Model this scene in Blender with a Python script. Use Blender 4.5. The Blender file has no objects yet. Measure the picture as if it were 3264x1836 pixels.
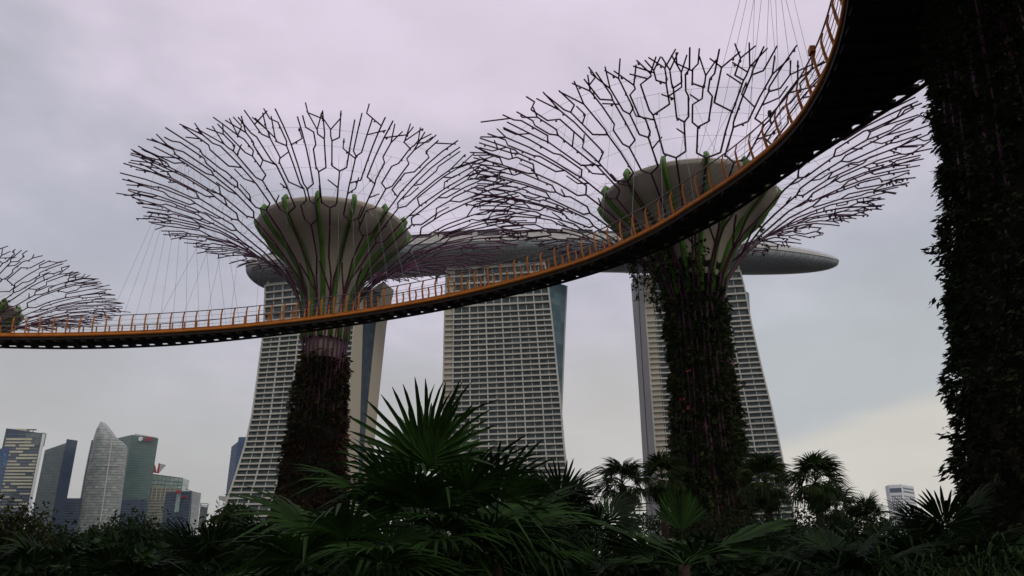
import bpy, bmesh, math, random
import numpy as np
from mathutils import Vector, Matrix, Euler

# ------------------------------------------------------------------ camera
SC = bpy.context.scene
F, TH, CAMZ = 2600.0, math.radians(20.5), 1.6        # focal length in photo pixels, pitch, eye height
CT, ST = math.cos(TH), math.sin(TH)
cd = bpy.data.cameras.new('camera'); cam = bpy.data.objects.new('camera', cd)
SC.collection.objects.link(cam); SC.camera = cam
cd.sensor_width = 36.0; cd.lens = 36.0 * F / 3264.0
cd.clip_start = 0.1; cd.clip_end = 20000
cam.location = (0, 0, CAMZ); cam.rotation_euler = (math.radians(90) + TH, 0, 0)

# ------------------------------------------------------------------ world, sun, exposure
SUN_EL, SUN_AZ = math.radians(42), math.radians(150)   # azimuth clockwise from +Y: behind the camera, to its right
w = bpy.data.worlds.new("World"); SC.world = w; w.use_nodes = True
nt = w.node_tree; N, L = nt.nodes, nt.links
for n in list(N): N.remove(n)
def node(t, **kw):
    n = N.new(t)
    for k, v in kw.items(): setattr(n, k, v)
    return n
def lk(a, b): L.new(a, b)
def mth(op, a, b=None, clamp=False):    # a maths node
    n = node('ShaderNodeMath', operation=op, use_clamp=clamp)
    for i, v in enumerate((a, b)):
        if v is None: continue
        if isinstance(v, (int, float)): n.inputs[i].default_value = v
        else: lk(v, n.inputs[i])
    return n.outputs[0]
def smooth(x, a, b):
    n = node('ShaderNodeMapRange', interpolation_type='SMOOTHSTEP')
    lk(x, n.inputs[0]); n.inputs[1].default_value = a; n.inputs[2].default_value = b
    return n.outputs[0]
def mixc(f, a, b):
    n = node('ShaderNodeMix', data_type='RGBA')
    if isinstance(f, float): n.inputs[0].default_value = f
    else: lk(f, n.inputs[0])
    for i, v in ((6, a), (7, b)):
        if isinstance(v, tuple): n.inputs[i].default_value = (*v, 1)
        else: lk(v, n.inputs[i])
    return n.outputs[2]
out = node('ShaderNodeOutputWorld'); bg = node('ShaderNodeBackground'); bg.inputs[1].default_value = 0.10
sky = node('ShaderNodeTexSky', sky_type='NISHITA'); sky.sun_disc = False
sky.sun_elevation = SUN_EL; sky.sun_rotation = SUN_AZ
tc = node('ShaderNodeTexCoord')
sep = node('ShaderNodeSeparateXYZ'); lk(tc.outputs['Generated'], sep.inputs[0])
X, Y, Z = sep.outputs
hor = mth('SQRT', mth('ADD', mth('MULTIPLY', X, X), mth('MULTIPLY', Y, Y)))
elev = mth('DIVIDE', Z, mth('MAXIMUM', hor, 0.02))                      # tangent of the elevation
az = mth('ARCTAN2', X, Y)
mp = node('ShaderNodeMapping'); lk(tc.outputs['Generated'], mp.inputs[0]); mp.inputs['Scale'].default_value = (1.2, 1.2, 2.6)
n1 = node('ShaderNodeTexNoise'); lk(mp.outputs[0], n1.inputs[0]); n1.inputs['Scale'].default_value = 1.7; n1.inputs['Detail'].default_value = 5; n1.inputs['Roughness'].default_value = .5; n1.inputs['Distortion'].default_value = .4
n2 = node('ShaderNodeTexNoise'); lk(mp.outputs[0], n2.inputs[0]); n2.inputs['Scale'].default_value = 5.5; n2.inputs['Detail'].default_value = 4
nz = mth('ADD', mth('MULTIPLY', mth('SUBTRACT', n1.outputs[0], .5), 1.1), mth('MULTIPLY', mth('SUBTRACT', n2.outputs[0], .5), .85))
# grey-blue overcast, breaking to a lilac-white thin patch high up ahead
daz = mth('SUBTRACT', az, 0.03)
patch = mth('SUBTRACT', mth('ADD', mth('MULTIPLY', elev, 1.55), mth('MULTIPLY', nz, .9)), mth('MULTIPLY', mth('MULTIPLY', daz, daz), .75))
fp = smooth(patch, .30, 1.10)
deck = mixc(fp, (.455, .457, .53), (.685, .605, .715))
# duller warm grey band low on the left
low = smooth(mth('ADD', elev, mth('MULTIPLY', nz, .10)), .40, .12)
deck = mixc(low, deck, (.455, .445, .43))
right = smooth(az, -.25, .15)
deck = mixc(mth('MULTIPLY', mth('MULTIPLY', low, right), .8), deck, (.60, .57, .54))
# blue-grey cloud bank on the right, and the cream clearing under its slanting edge
bank = mth('MULTIPLY', smooth(az, .12, .32), smooth(elev, .55, .25))
deck = mixc(mth('MULTIPLY', bank, .75), deck, (.46, .495, .52))
edge = mth('MINIMUM', mth('ADD', mth('MULTIPLY', mth('SUBTRACT', az, .32), .30), .168), .210)
edge = mth('ADD', edge, mth('MULTIPLY', nz, .035))
clear = mth('MULTIPLY', smooth(mth('SUBTRACT', edge, elev), -.010, .022), smooth(az, -.15, .22))
deck = mixc(clear, deck, (.63, .60, .54))
scl = node('ShaderNodeVectorMath', operation='SCALE'); lk(deck, scl.inputs[0]); lk(mth('MULTIPLY', mth('ADD', 1.0, mth('MULTIPLY', mth('ADD', mth('SUBTRACT', n2.outputs[0], .5), mth('SUBTRACT', n1.outputs[0], .5)), .30)), 10.9), scl.inputs[3])
cl = mixc(0.93, sky.outputs[0], scl.outputs[0])
lk(cl, bg.inputs[0]); lk(bg.outputs[0], out.inputs[0])

sd = bpy.data.lights.new('sun', 'SUN'); so = bpy.data.objects.new('sun', sd); SC.collection.objects.link(so)
sd.energy = 0.9; sd.angle = math.radians(20); sd.color = (1, .95, .87)
sv = Vector((math.sin(SUN_AZ) * math.cos(SUN_EL), math.cos(SUN_AZ) * math.cos(SUN_EL), math.sin(SUN_EL)))
so.rotation_euler = (-sv).to_track_quat('-Z', 'Y').to_euler(); so.location = sv * 200
SC.view_settings.view_transform = 'Standard'; SC.view_settings.look = 'None'
SC.view_settings.gamma = 1; SC.view_settings.exposure = 0.0

# ------------------------------------------------------------------ helpers
COL = SC.collection
def P(px, py, Y):
    """point at depth Y (metres ahead on the ground) seen at photo pixel px, py"""
    x, v = (px - 1632) / F, (918 - py) / F
    d = Vector((x, CT - v * ST, ST + v * CT)); d *= Y / d.y
    return Vector((d.x, d.y, d.z + CAMZ))
class MB:
    def __init__(s): s.v = []; s.f = []
    def add(s, vs, fs):
        o = len(s.v); s.v.extend([tuple(p) for p in vs]); s.f.extend([tuple(i + o for i in f) for f in fs])
    def quad(s, a, b, c, d): s.add([a, b, c, d], [(0, 1, 2, 3)])
    def hexa(s, lo, hi):                                    # two quads, bottom and top
        s.add(list(lo) + list(hi), [(3, 2, 1, 0), (4, 5, 6, 7), (0, 1, 5, 4), (1, 2, 6, 5), (2, 3, 7, 6), (3, 0, 4, 7)])
    def box(s, c, h, rz=0.0):
        ca, sa = math.cos(rz), math.sin(rz); q = []
        for sx, sy in ((-1, -1), (1, -1), (1, 1), (-1, 1)):
            x, y = sx * h[0], sy * h[1]; q.append((c[0] + x * ca - y * sa, c[1] + x * sa + y * ca))
        s.hexa([(*p, c[2] - h[2]) for p in q], [(*p, c[2] + h[2]) for p in q])
    def tube(s, pts, r, n=5, cap=True):
        pts = [Vector(p) for p in pts]; m = len(pts)
        rs = r if isinstance(r, (list, tuple)) else [r] * m
        o = len(s.v); ref = None
        for i, p in enumerate(pts):
            t = (pts[min(i + 1, m - 1)] - pts[max(i - 1, 0)])
            t = t.normalized() if t.length > 1e-9 else Vector((0, 0, 1))
            if ref is None: ref = Vector((0, 0, 1)) if abs(t.z) < .9 else Vector((1, 0, 0))
            a = t.cross(ref); a = a.normalized() if a.length > 1e-6 else t.orthogonal().normalized()
            b = t.cross(a).normalized(); ref = a.cross(t)
            for k in range(n):
                an = 2 * math.pi * k / n
                s.v.append(tuple(p + (a * math.cos(an) + b * math.sin(an)) * rs[i]))
        for i in range(m - 1):
            for k in range(n):
                k2 = (k + 1) % n
                s.f.append((o + i * n + k, o + i * n + k2, o + (i + 1) * n + k2, o + (i + 1) * n + k))
        if cap:
            s.f.append(tuple(o + k for k in range(n))[::-1]); s.f.append(tuple(o + (m - 1) * n + k for k in range(n)))
    def lathe(s, prof, n=48, c=(0, 0, 0), a0=0, a1=2 * math.pi):
        full = abs(a1 - a0 - 2 * math.pi) < 1e-6; k_n = n if full else n + 1
        o = len(s.v)
        for r, z in prof:
            for k in range(k_n):
                a = a0 + (a1 - a0) * k / n; s.v.append((c[0] + r * math.cos(a), c[1] + r * math.sin(a), c[2] + z))
        for i in range(len(prof) - 1):
            for k in range(n):
                k2 = (k + 1) % k_n
                s.f.append((o + i * k_n + k, o + i * k_n + k2, o + (i + 1) * k_n + k2, o + (i + 1) * k_n + k))
    def mesh(s, name, smooth=False):
        me = bpy.data.meshes.new(name); me.from_pydata(s.v, [], s.f); me.update()
        if smooth: me.polygons.foreach_set('use_smooth', [True] * len(me.polygons))
        return me
    def build(s, name, mat, parent=None, smooth=False):
        return link(name, s.mesh(name, smooth), mat, parent)
def link(name, me, mat, parent=None):
    if mat and not me.materials: me.materials.append(mat)
    o = bpy.data.objects.new(name, me); COL.objects.link(o)
    if parent: o.parent = parent
    return o
def dup(o, parent=None):
    c = o.copy(); COL.objects.link(c)
    if parent: c.parent = parent
    return c
def tag(o, label=None, cat=None, group=None, kind=None):
    for k, v in (('label', label), ('category', cat), ('group', group), ('kind', kind)):
        if v: o[k] = v
    return o
def thing(name, label, cat, loc=(0, 0, 0), group=None):
    o = bpy.data.objects.new(name, None); COL.objects.link(o); o.location = loc; o.empty_display_size = .2
    return tag(o, label, cat, group)

# ------------------------------------------------------------------ materials
def mat(name, col, rough=.6, spec=.3, var=0.0, scale=1.0, col2=None, bump=0.0, island=False, trans=0.0, metal=0.0, obj_rand=0.0, coords='Object', stretch=None):
    m = bpy.data.materials.new(name); m.use_nodes = True; t = m.node_tree; b = t.nodes['Principled BSDF']
    b.inputs['Roughness'].default_value = rough; b.inputs['Specular IOR Level'].default_value = spec; b.inputs['Metallic'].default_value = metal
    c = None
    co = t.nodes.new('ShaderNodeTexCoord'); src = co.outputs[coords]
    if stretch:
        mpn = t.nodes.new('ShaderNodeMapping'); mpn.inputs['Scale'].default_value = stretch; t.links.new(src, mpn.inputs[0]); src = mpn.outputs[0]
    def mx(f, a, b_):
        n = t.nodes.new('ShaderNodeMix'); n.data_type = 'RGBA'
        t.links.new(f, n.inputs[0])
        for i, v in ((6, a), (7, b_)):
            if isinstance(v, tuple): n.inputs[i].default_value = (*v, 1)
            else: t.links.new(v, n.inputs[i])
        return n.outputs[2]
    if col2 or var:
        nz_ = t.nodes.new('ShaderNodeTexNoise'); nz_.inputs['Scale'].default_value = scale; nz_.inputs['Detail'].default_value = 5
        t.links.new(src, nz_.inputs[0])
        rr = t.nodes.new('ShaderNodeMapRange'); rr.inputs[1].default_value = .35; rr.inputs[2].default_value = .65; t.links.new(nz_.outputs[0], rr.inputs[0])
        c2 = col2 or tuple(x * (1 - var) for x in col)
        c = mx(rr.outputs[0], col, c2)
    if island or obj_rand:
        if island:
            g = t.nodes.new('ShaderNodeNewGeometry'); ro = g.outputs['Random Per Island']; amt = .65 if island is True else island
        else:
            g = t.nodes.new('ShaderNodeObjectInfo'); ro = g.outputs['Random']; amt = obj_rand
        r2 = t.nodes.new('ShaderNodeMapRange'); t.links.new(ro, r2.inputs[0]); r2.inputs[3].default_value = 1 - amt; r2.inputs[4].default_value = 1 + amt
        vm = t.nodes.new('ShaderNodeVectorMath'); vm.operation = 'SCALE'; t.links.new(r2.outputs[0], vm.inputs[3])
        if c is None: vm.inputs[0].default_value = col
        else: t.links.new(c, vm.inputs[0])
        c = vm.outputs[0]
    if c is None: b.inputs['Base Color'].default_value = (*col, 1)
    else: t.links.new(c, b.inputs['Base Color'])
    if bump:
        bn = t.nodes.new('ShaderNodeBump'); bn.inputs['Strength'].default_value = bump; bn.inputs['Distance'].default_value = .05
        n3 = t.nodes.new('ShaderNodeTexNoise'); n3.inputs['Scale'].default_value = scale * 6; t.links.new(src, n3.inputs[0])
        t.links.new(n3.outputs[0], bn.inputs['Height']); t.links.new(bn.outputs[0], b.inputs['Normal'])
    if trans:
        tr = t.nodes.new('ShaderNodeBsdfTranslucent'); ms = t.nodes.new('ShaderNodeMixShader'); ms.inputs[0].default_value = trans
        if c is None: tr.inputs[0].default_value = (*col, 1)
        else: t.links.new(c, tr.inputs[0])
        t.links.new(b.outputs[0], ms.inputs[1]); t.links.new(tr.outputs[0], ms.inputs[2])
        t.links.new(ms.outputs[0], t.nodes['Material Output'].inputs[0])
    return m
M = dict(
    steel=mat('purple_steel', (.085, .016, .048), .45, .3, var=.4, scale=.4),
    shell=mat('beige_shell', (.43, .37, .30), .6, .3, scale=.5, col2=(.37, .32, .26)),
    green=mat('green_rib', (.085, .20, .025), .5, .3, var=.35, scale=.8),
    wire=mat('steel_wire', (.22, .22, .24), .4, .4),
    core=mat('concrete_core', (.26, .21, .18), .8, .2, var=.35, scale=.8),
    orange=mat('orange_paint', (.46, .142, .012), .55, .25, var=.25, scale=1.5),
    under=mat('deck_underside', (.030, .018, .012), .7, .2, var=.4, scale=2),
    rail=mat('rail_steel', (.10, .07, .06), .4, .4),
    slab=mat('pale_concrete', (.50, .475, .415), .8, .2, scale=.06, col2=(.42, .40, .355)),
    wall=mat('tan_cladding', (.44, .385, .295), .75, .2, var=.12, scale=.03),
    wallg=mat('grey_cladding', (.40, .39, .38), .75, .2, var=.12, scale=.03),
    hull=mat('hull_cladding', (.26, .28, .295), .5, .4, var=.18, scale=.08),
    rim=mat('rim_cladding', (.56, .54, .51), .6, .3, var=.12, scale=.1),
    roofd=mat('roof_dark', (.06, .055, .055), .7, .2, var=.5, scale=.3),
    bark=mat('palm_bark', (.055, .038, .026), .9, .1, var=.5, scale=6, bump=.5),
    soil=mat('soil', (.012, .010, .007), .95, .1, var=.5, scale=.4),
    blacksteel=mat('dark_frame', (.03, .03, .035), .5, .3),
    red=mat('red_paint', (.40, .03, .035), .5, .3),
    white=mat('white_paint', (.72, .72, .72), .5, .3),
)
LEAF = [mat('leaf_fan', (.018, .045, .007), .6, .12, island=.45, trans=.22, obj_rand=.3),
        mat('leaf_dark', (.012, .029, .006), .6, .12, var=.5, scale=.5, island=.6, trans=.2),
        mat('leaf_olive', (.025, .030, .006), .6, .12, var=.5, scale=.6, island=.6, trans=.2),
        mat('leaf_wash', (.025, .043, .008), .6, .12, island=.45, trans=.25),
        mat('leaf_bright', (.016, .030, .006), .6, .12, island=.5, trans=.3)]
PLANT = {'brown': mat('planting_brown', (.042, .013, .006), .65, .12, scale=.35, col2=(.012, .018, .004), island=.85, trans=.15),
         'green': mat('planting_green', (.014, .030, .006), .65, .12, scale=.4, col2=(.028, .032, .007), island=.9, trans=.15),
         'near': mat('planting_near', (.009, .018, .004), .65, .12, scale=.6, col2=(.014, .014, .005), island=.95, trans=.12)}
def glass(name, c1, c2, rough=.15, sx=.12, sz=.28, spec=.6):
    m = bpy.data.materials.new(name); m.use_nodes = True; t = m.node_tree; b = t.nodes['Principled BSDF']
    co = t.nodes.new('ShaderNodeTexCoord'); mp_ = t.nodes.new('ShaderNodeMapping'); mp_.inputs['Scale'].default_value = (sx, sx * .2, sz)
    t.links.new(co.outputs['Object'], mp_.inputs[0])
    vt = t.nodes.new('ShaderNodeVectorMath'); vt.operation = 'FLOOR'; t.links.new(mp_.outputs[0], vt.inputs[0])
    wn = t.nodes.new('ShaderNodeTexWhiteNoise'); t.links.new(vt.outputs[0], wn.inputs[0])
    pw = t.nodes.new('ShaderNodeMath'); pw.operation = 'POWER'; pw.inputs[1].default_value = 1.8; t.links.new(wn.outputs[0], pw.inputs[0])
    n = t.nodes.new('ShaderNodeMix'); n.data_type = 'RGBA'; t.links.new(pw.outputs[0], n.inputs[0])
    n.inputs[6].default_value = (*c1, 1); n.inputs[7].default_value = (*c2, 1)
    t.links.new(n.outputs[2], b.inputs['Base Color']); b.inputs['Roughness'].default_value = rough; b.inputs['Specular IOR Level'].default_value = spec
    return m
M['glass'] = glass('balcony_glazing', (.010, .021, .019), (.060, .088, .080), .25, .38, .3, .4)
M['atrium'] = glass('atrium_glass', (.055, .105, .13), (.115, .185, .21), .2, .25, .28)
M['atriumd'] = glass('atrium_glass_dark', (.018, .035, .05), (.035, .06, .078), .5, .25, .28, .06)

# ------------------------------------------------------------------ ground
g = MB(); g.quad((-6000, -600, 0), (6000, -600, 0), (6000, 9000, 0), (-6000, 9000, 0))
tag(g.build('ground', M['soil']), kind='structure')

# ------------------------------------------------------------------ hotel: three towers and the long roof deck
class Curve:
    """an edge of a tower as a function of height, from pixels read off the photo and a depth"""
    def __init__(s, px, Yt, Yb, ztop=190., pw=1.7):
        pts = []
        for x, y in px:
            Y = Yt
            for _ in range(12):
                p = P(x, y, Y); q = max(0., 1 - p.z / ztop); Y = Yt - (Yt - Yb) * q ** pw
            pts.append(P(x, y, Y))
        pts.sort(key=lambda p: p.z); s.z = [p.z for p in pts]; s.x = [p.x for p in pts]; s.Y = lambda z: Yt - (Yt - Yb) * max(0., 1 - z / ztop) ** pw
    def __call__(s, z):
        zz, xx = s.z, s.x
        if z <= zz[0]: x = xx[0] + (xx[1] - xx[0]) / (zz[1] - zz[0]) * (z - zz[0])
        elif z >= zz[-1]: x = xx[-1] + (xx[-1] - xx[-2]) / (zz[-1] - zz[-2]) * (z - zz[-1])
        else: x = float(np.interp(z, zz, xx))
        return Vector((x, s.Y(z), z))
def strip(name, ca, za, cb, zb, m, parent, n=24, thick=None):
    b = MB()
    for i in range(n):
        t0, t1 = i / n, (i + 1) / n
        b.quad(ca(za * t0), cb(zb * t0), cb(zb * t1), ca(za * t1))
    return b.build(name, m, parent)
FLOORZ = [190.0]
for i in range(55):
    FLOORZ.append(FLOORZ[-1] - (4.9 if i < 6 else 3.36))
FLOORZ = [z for z in FLOORZ if z > 3]
def hotel_tower(label, cL, cR, bays, panel_bay=None, extra=None):
    base = (cL(0) + cR(0)) / 2
    t = thing('hotel_tower', label, 'tower', (base.x, base.y, 0), 'hotel towers under the roof deck')
    off = Matrix.Translation((-base.x, -base.y, 0))
    B = lambda mb, name, m: mb_build(mb, name, m, t, off)
    def frame(z):
        a, b = cL(z), cR(z); d = (b - a).normalized(); n = Vector((-d.y, d.x, 0))     # n points away from the viewer
        return a, b, d, n
    for i, z in enumerate(FLOORZ):
        a, b, d, n = frame(z); h = 1.1 if i < 6 else .88
        s = MB(); lo = [a, b, b + n * 2.6, a + n * 2.6]
        s.hexa([p - Vector((0, 0, h)) for p in lo], lo)
        B(s, 'balcony_slab', M['slab'])
        if i + 1 < len(FLOORZ):
            z1 = FLOORZ[i + 1]; a1, b1, _, n1_ = frame(z1); wnd = MB()
            wnd.quad(a1 + n1_ * 1.4, b1 + n1_ * 1.4, b + n * 1.4 - Vector((0, 0, h)), a + n * 1.4 - Vector((0, 0, h)))
            B(wnd, 'window_band', M['glass'])
    zs = list(np.linspace(189.6, 2, 40))
    for fr, wd, dep in bays:
        f = MB()
        for k in range(len(zs) - 1):
            q = []
            for z in (zs[k + 1], zs[k]):
                a, b, d, n = frame(z); p = a.lerp(b, fr)
                x0 = max(0., min((b - a).length - wd, fr * (b - a).length - wd / 2)); p = a + d * x0
                q.append([p + n * dep, p + d * wd + n * dep, p + d * wd + n * 2.3, p + n * 2.3])
            f.hexa(q[0], q[1])
        B(f, 'partition_wall', M['slab'])
    if panel_bay:
        f0, f1 = panel_bay
        pb = MB()
        for i in range(len(FLOORZ) - 1):
            a, b, d, n = frame(FLOORZ[i]); a1, b1, d1, n1_ = frame(FLOORZ[i + 1])
            pb.quad(a1.lerp(b1, f0) + n1_ * 1.2, a1.lerp(b1, f1) + n1_ * 1.2, a.lerp(b, f1) + n * 1.2, a.lerp(b, f0) + n * 1.2)
        B(pb, 'infill_panel', M['wall'])
    # the solid behind the glazing
    body = MB(); zz = list(np.linspace(0, 192, 30))
    ring = []
    for z in zz:
        a, b, d, n = frame(z); yb = max(a.y, b.y) + 16
        ring.append([a + n * 2.35 + d * .3, b + n * 2.35 - d * .3, Vector((b.x - 1.5, yb, z)), Vector((a.x + 1.5, yb, z))])
    for k in range(len(ring) - 1):
        for j in range(4):
            body.quad(ring[k][j], ring[k][(j + 1) % 4], ring[k + 1][(j + 1) % 4], ring[k + 1][j])
    body.add(ring[-1], [(0, 1, 2, 3)])
    B(body, 'core_wall', M['wallg'])
    # set-back glazed top storey with a row of posts
    a, b, d, n = frame(190); top = MB(); Lw = (b - a).length
    q = [a + d * Lw * .07 + n * 4, b - d * Lw * .06 + n * 4, b - d * Lw * .06 + n * 13, a + d * Lw * .07 + n * 13]
    top.hexa(q, [p + Vector((0, 0, 6.2)) for p in q]); B(top, 'glazed_top_storey', M['atrium'])
    for k in range(5):
        p = a + d * Lw * (.02 + .24 * k) + n * 2; pm = MB(); pm.box((p.x, p.y, 193.6 if k in (0, 4) else 192.5), (.7, .7, 3.6 if k in (0, 4) else 2.4)); B(pm, 'roof_post', M['slab'])
    if extra: extra(t, off)
    return t
def mb_build(mb, name, m, t, off):
    me = mb.mesh(name); me.transform(off); return link(name, me, m, t)
def xstrip(name, ca, za, cb, zb, m, t, off, n=24):
    b = MB()
    for i in range(n):
        t0, t1 = i / n, (i + 1) / n
        b.quad(ca(za * t0), cb(zb * t0), cb(zb * t1), ca(za * t1))
    return mb_build(b, name, m, t, off)
def wedge(name, cs, zt, back, m, t, off, n=24):
    """a closed leg: front edges cs[0], cs[1], and the same pushed back"""
    b = MB()
    for i in range(n):
        r = []
        for tt in (i / n, (i + 1) / n):
            p, q = cs[0](zt[0] * tt), cs[1](zt[1] * tt)
            r.append([p, q, q + Vector(back), p + Vector(back)])
        for j in range(4): b.quad(r[0][j], r[0][(j + 1) % 4], r[1][(j + 1) % 4], r[1][j])
        if i == n - 1: b.add(r[1], [(0, 1, 2, 3)])
    return mb_build(b, name, m, t, off)
T1L = Curve([(843, 893), (836, 1057), (821, 1172), (800, 1322), (779, 1415), (743, 1529), (707, 1629)], 498, 470)
T1R = Curve([(1137, 940), (1129, 1036), (1104, 1393), (1092, 1560)], 480, 476)
T1a = Curve([(1160, 940), (1158, 993), (1150, 1265), (1143, 1500)], 491, 489)
T1b = Curve([(1222, 897), (1200, 1014), (1175, 1257), (1155, 1500)], 503, 500)
T1c = Curve([(1256, 925), (1232, 1036), (1211, 1236), (1185, 1500)], 516, 512)
T2L = Curve([(1420, 849), (1415, 990), (1410, 1230), (1405, 1420)], 470, 468)
T2R = Curve([(1737, 828), (1750, 920), (1767, 1072), (1777, 1175), (1789, 1297), (1799, 1418), (1816, 1564)], 460, 448)
T2c = Curve([(1806, 885), (1798, 1060), (1791, 1242), (1783, 1420)], 478, 474)
T3L = Curve([(2049, 869), (2057, 1000), (2073, 1230), (2090, 1470)], 483, 480)
T3R = Curve([(2360, 855), (2376, 917), (2398, 1031), (2427, 1158), (2459, 1285), (2487, 1412), (2525, 1596)], 472, 446)
T3a = Curve([(2033, 870), (2041, 1030), (2049, 1177), (2066, 1431)], 500, 497)
T3b = Curve([(2011, 905), (2024, 1075), (2036, 1247), (2049, 1463)], 522, 518)
T3c = Curve([(2385, 884), (2391, 993), (2400, 1120), (2410, 1300)], 492, 480)
def zat(px, py, Y): return P(px, py, Y).z
def t1x(t, off):
    wedge('end_wall', (T1R, T1a), (189, 189), (-4, 10, 0), M['wall'], t, off)
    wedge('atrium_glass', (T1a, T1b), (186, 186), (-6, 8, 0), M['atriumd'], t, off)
    wedge('back_leg_wall', (T1b, T1c), (zat(1222, 897, 503), zat(1256, 925, 516)), (-10, 14, 0), M['wall'], t, off)
def t2x(t, off):
    sh = lambda c, dx, dy: (lambda z: c(z) + Vector((dx, dy, 0)))
    wedge('atrium_glass', (sh(T2R, -4, 6), T2c), (182, 182), (-6, 12, 0), M['atrium'], t, off)
    wedge('back_leg_wall', (T2c, sh(T2c, .9, .6)), (182, 182), (-6, 12, 0), M['wallg'], t, off)
def t3x(t, off):
    sh = lambda c, dx, dy: (lambda z: c(z) + Vector((dx, dy, 0)))
    wedge('end_wall', (T3a, T3L), (zat(2033, 870, 500), 189.5), (8, 8, 0), M['wallg'], t, off)
    wedge('back_leg_wall', (T3b, sh(T3a, -.5, 0)), (zat(2011, 905, 522), zat(2033, 873, 500)), (8, 8, 0), M['wallg'], t, off)
    wedge('atrium_glass', (sh(T3R, -4, 5), T3c), (182, 182), (-6, 12, 0), M['atrium'], t, off)
def bays(n, first=0.0, last=1.0, half=True):
    r = [(0.0, .8, .12), (1.0, .8, .12)]
    for k in range(n):
        f = first + (last - first) * k / n
        if f > .01: r.append((f, .6, .2))
        if half: r.append((first + (last - first) * (k + .5) / n, .35, .9))
    return r
hotel_tower('left of three pale hotel towers, its base flaring left behind the reddish planted trunk', T1L, T1R, bays(5), None, t1x)
hotel_tower('middle of three pale hotel towers, standing between the two tree-shaped steel towers', T2L, T2R, bays(6, .09), (0.0, .09), t2x)
hotel_tower('right of three pale hotel towers, grey side wall, mostly behind the leafy green trunk', T3L, T3R, bays(5, .0, 1), (0.0, .09), t3x)

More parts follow.
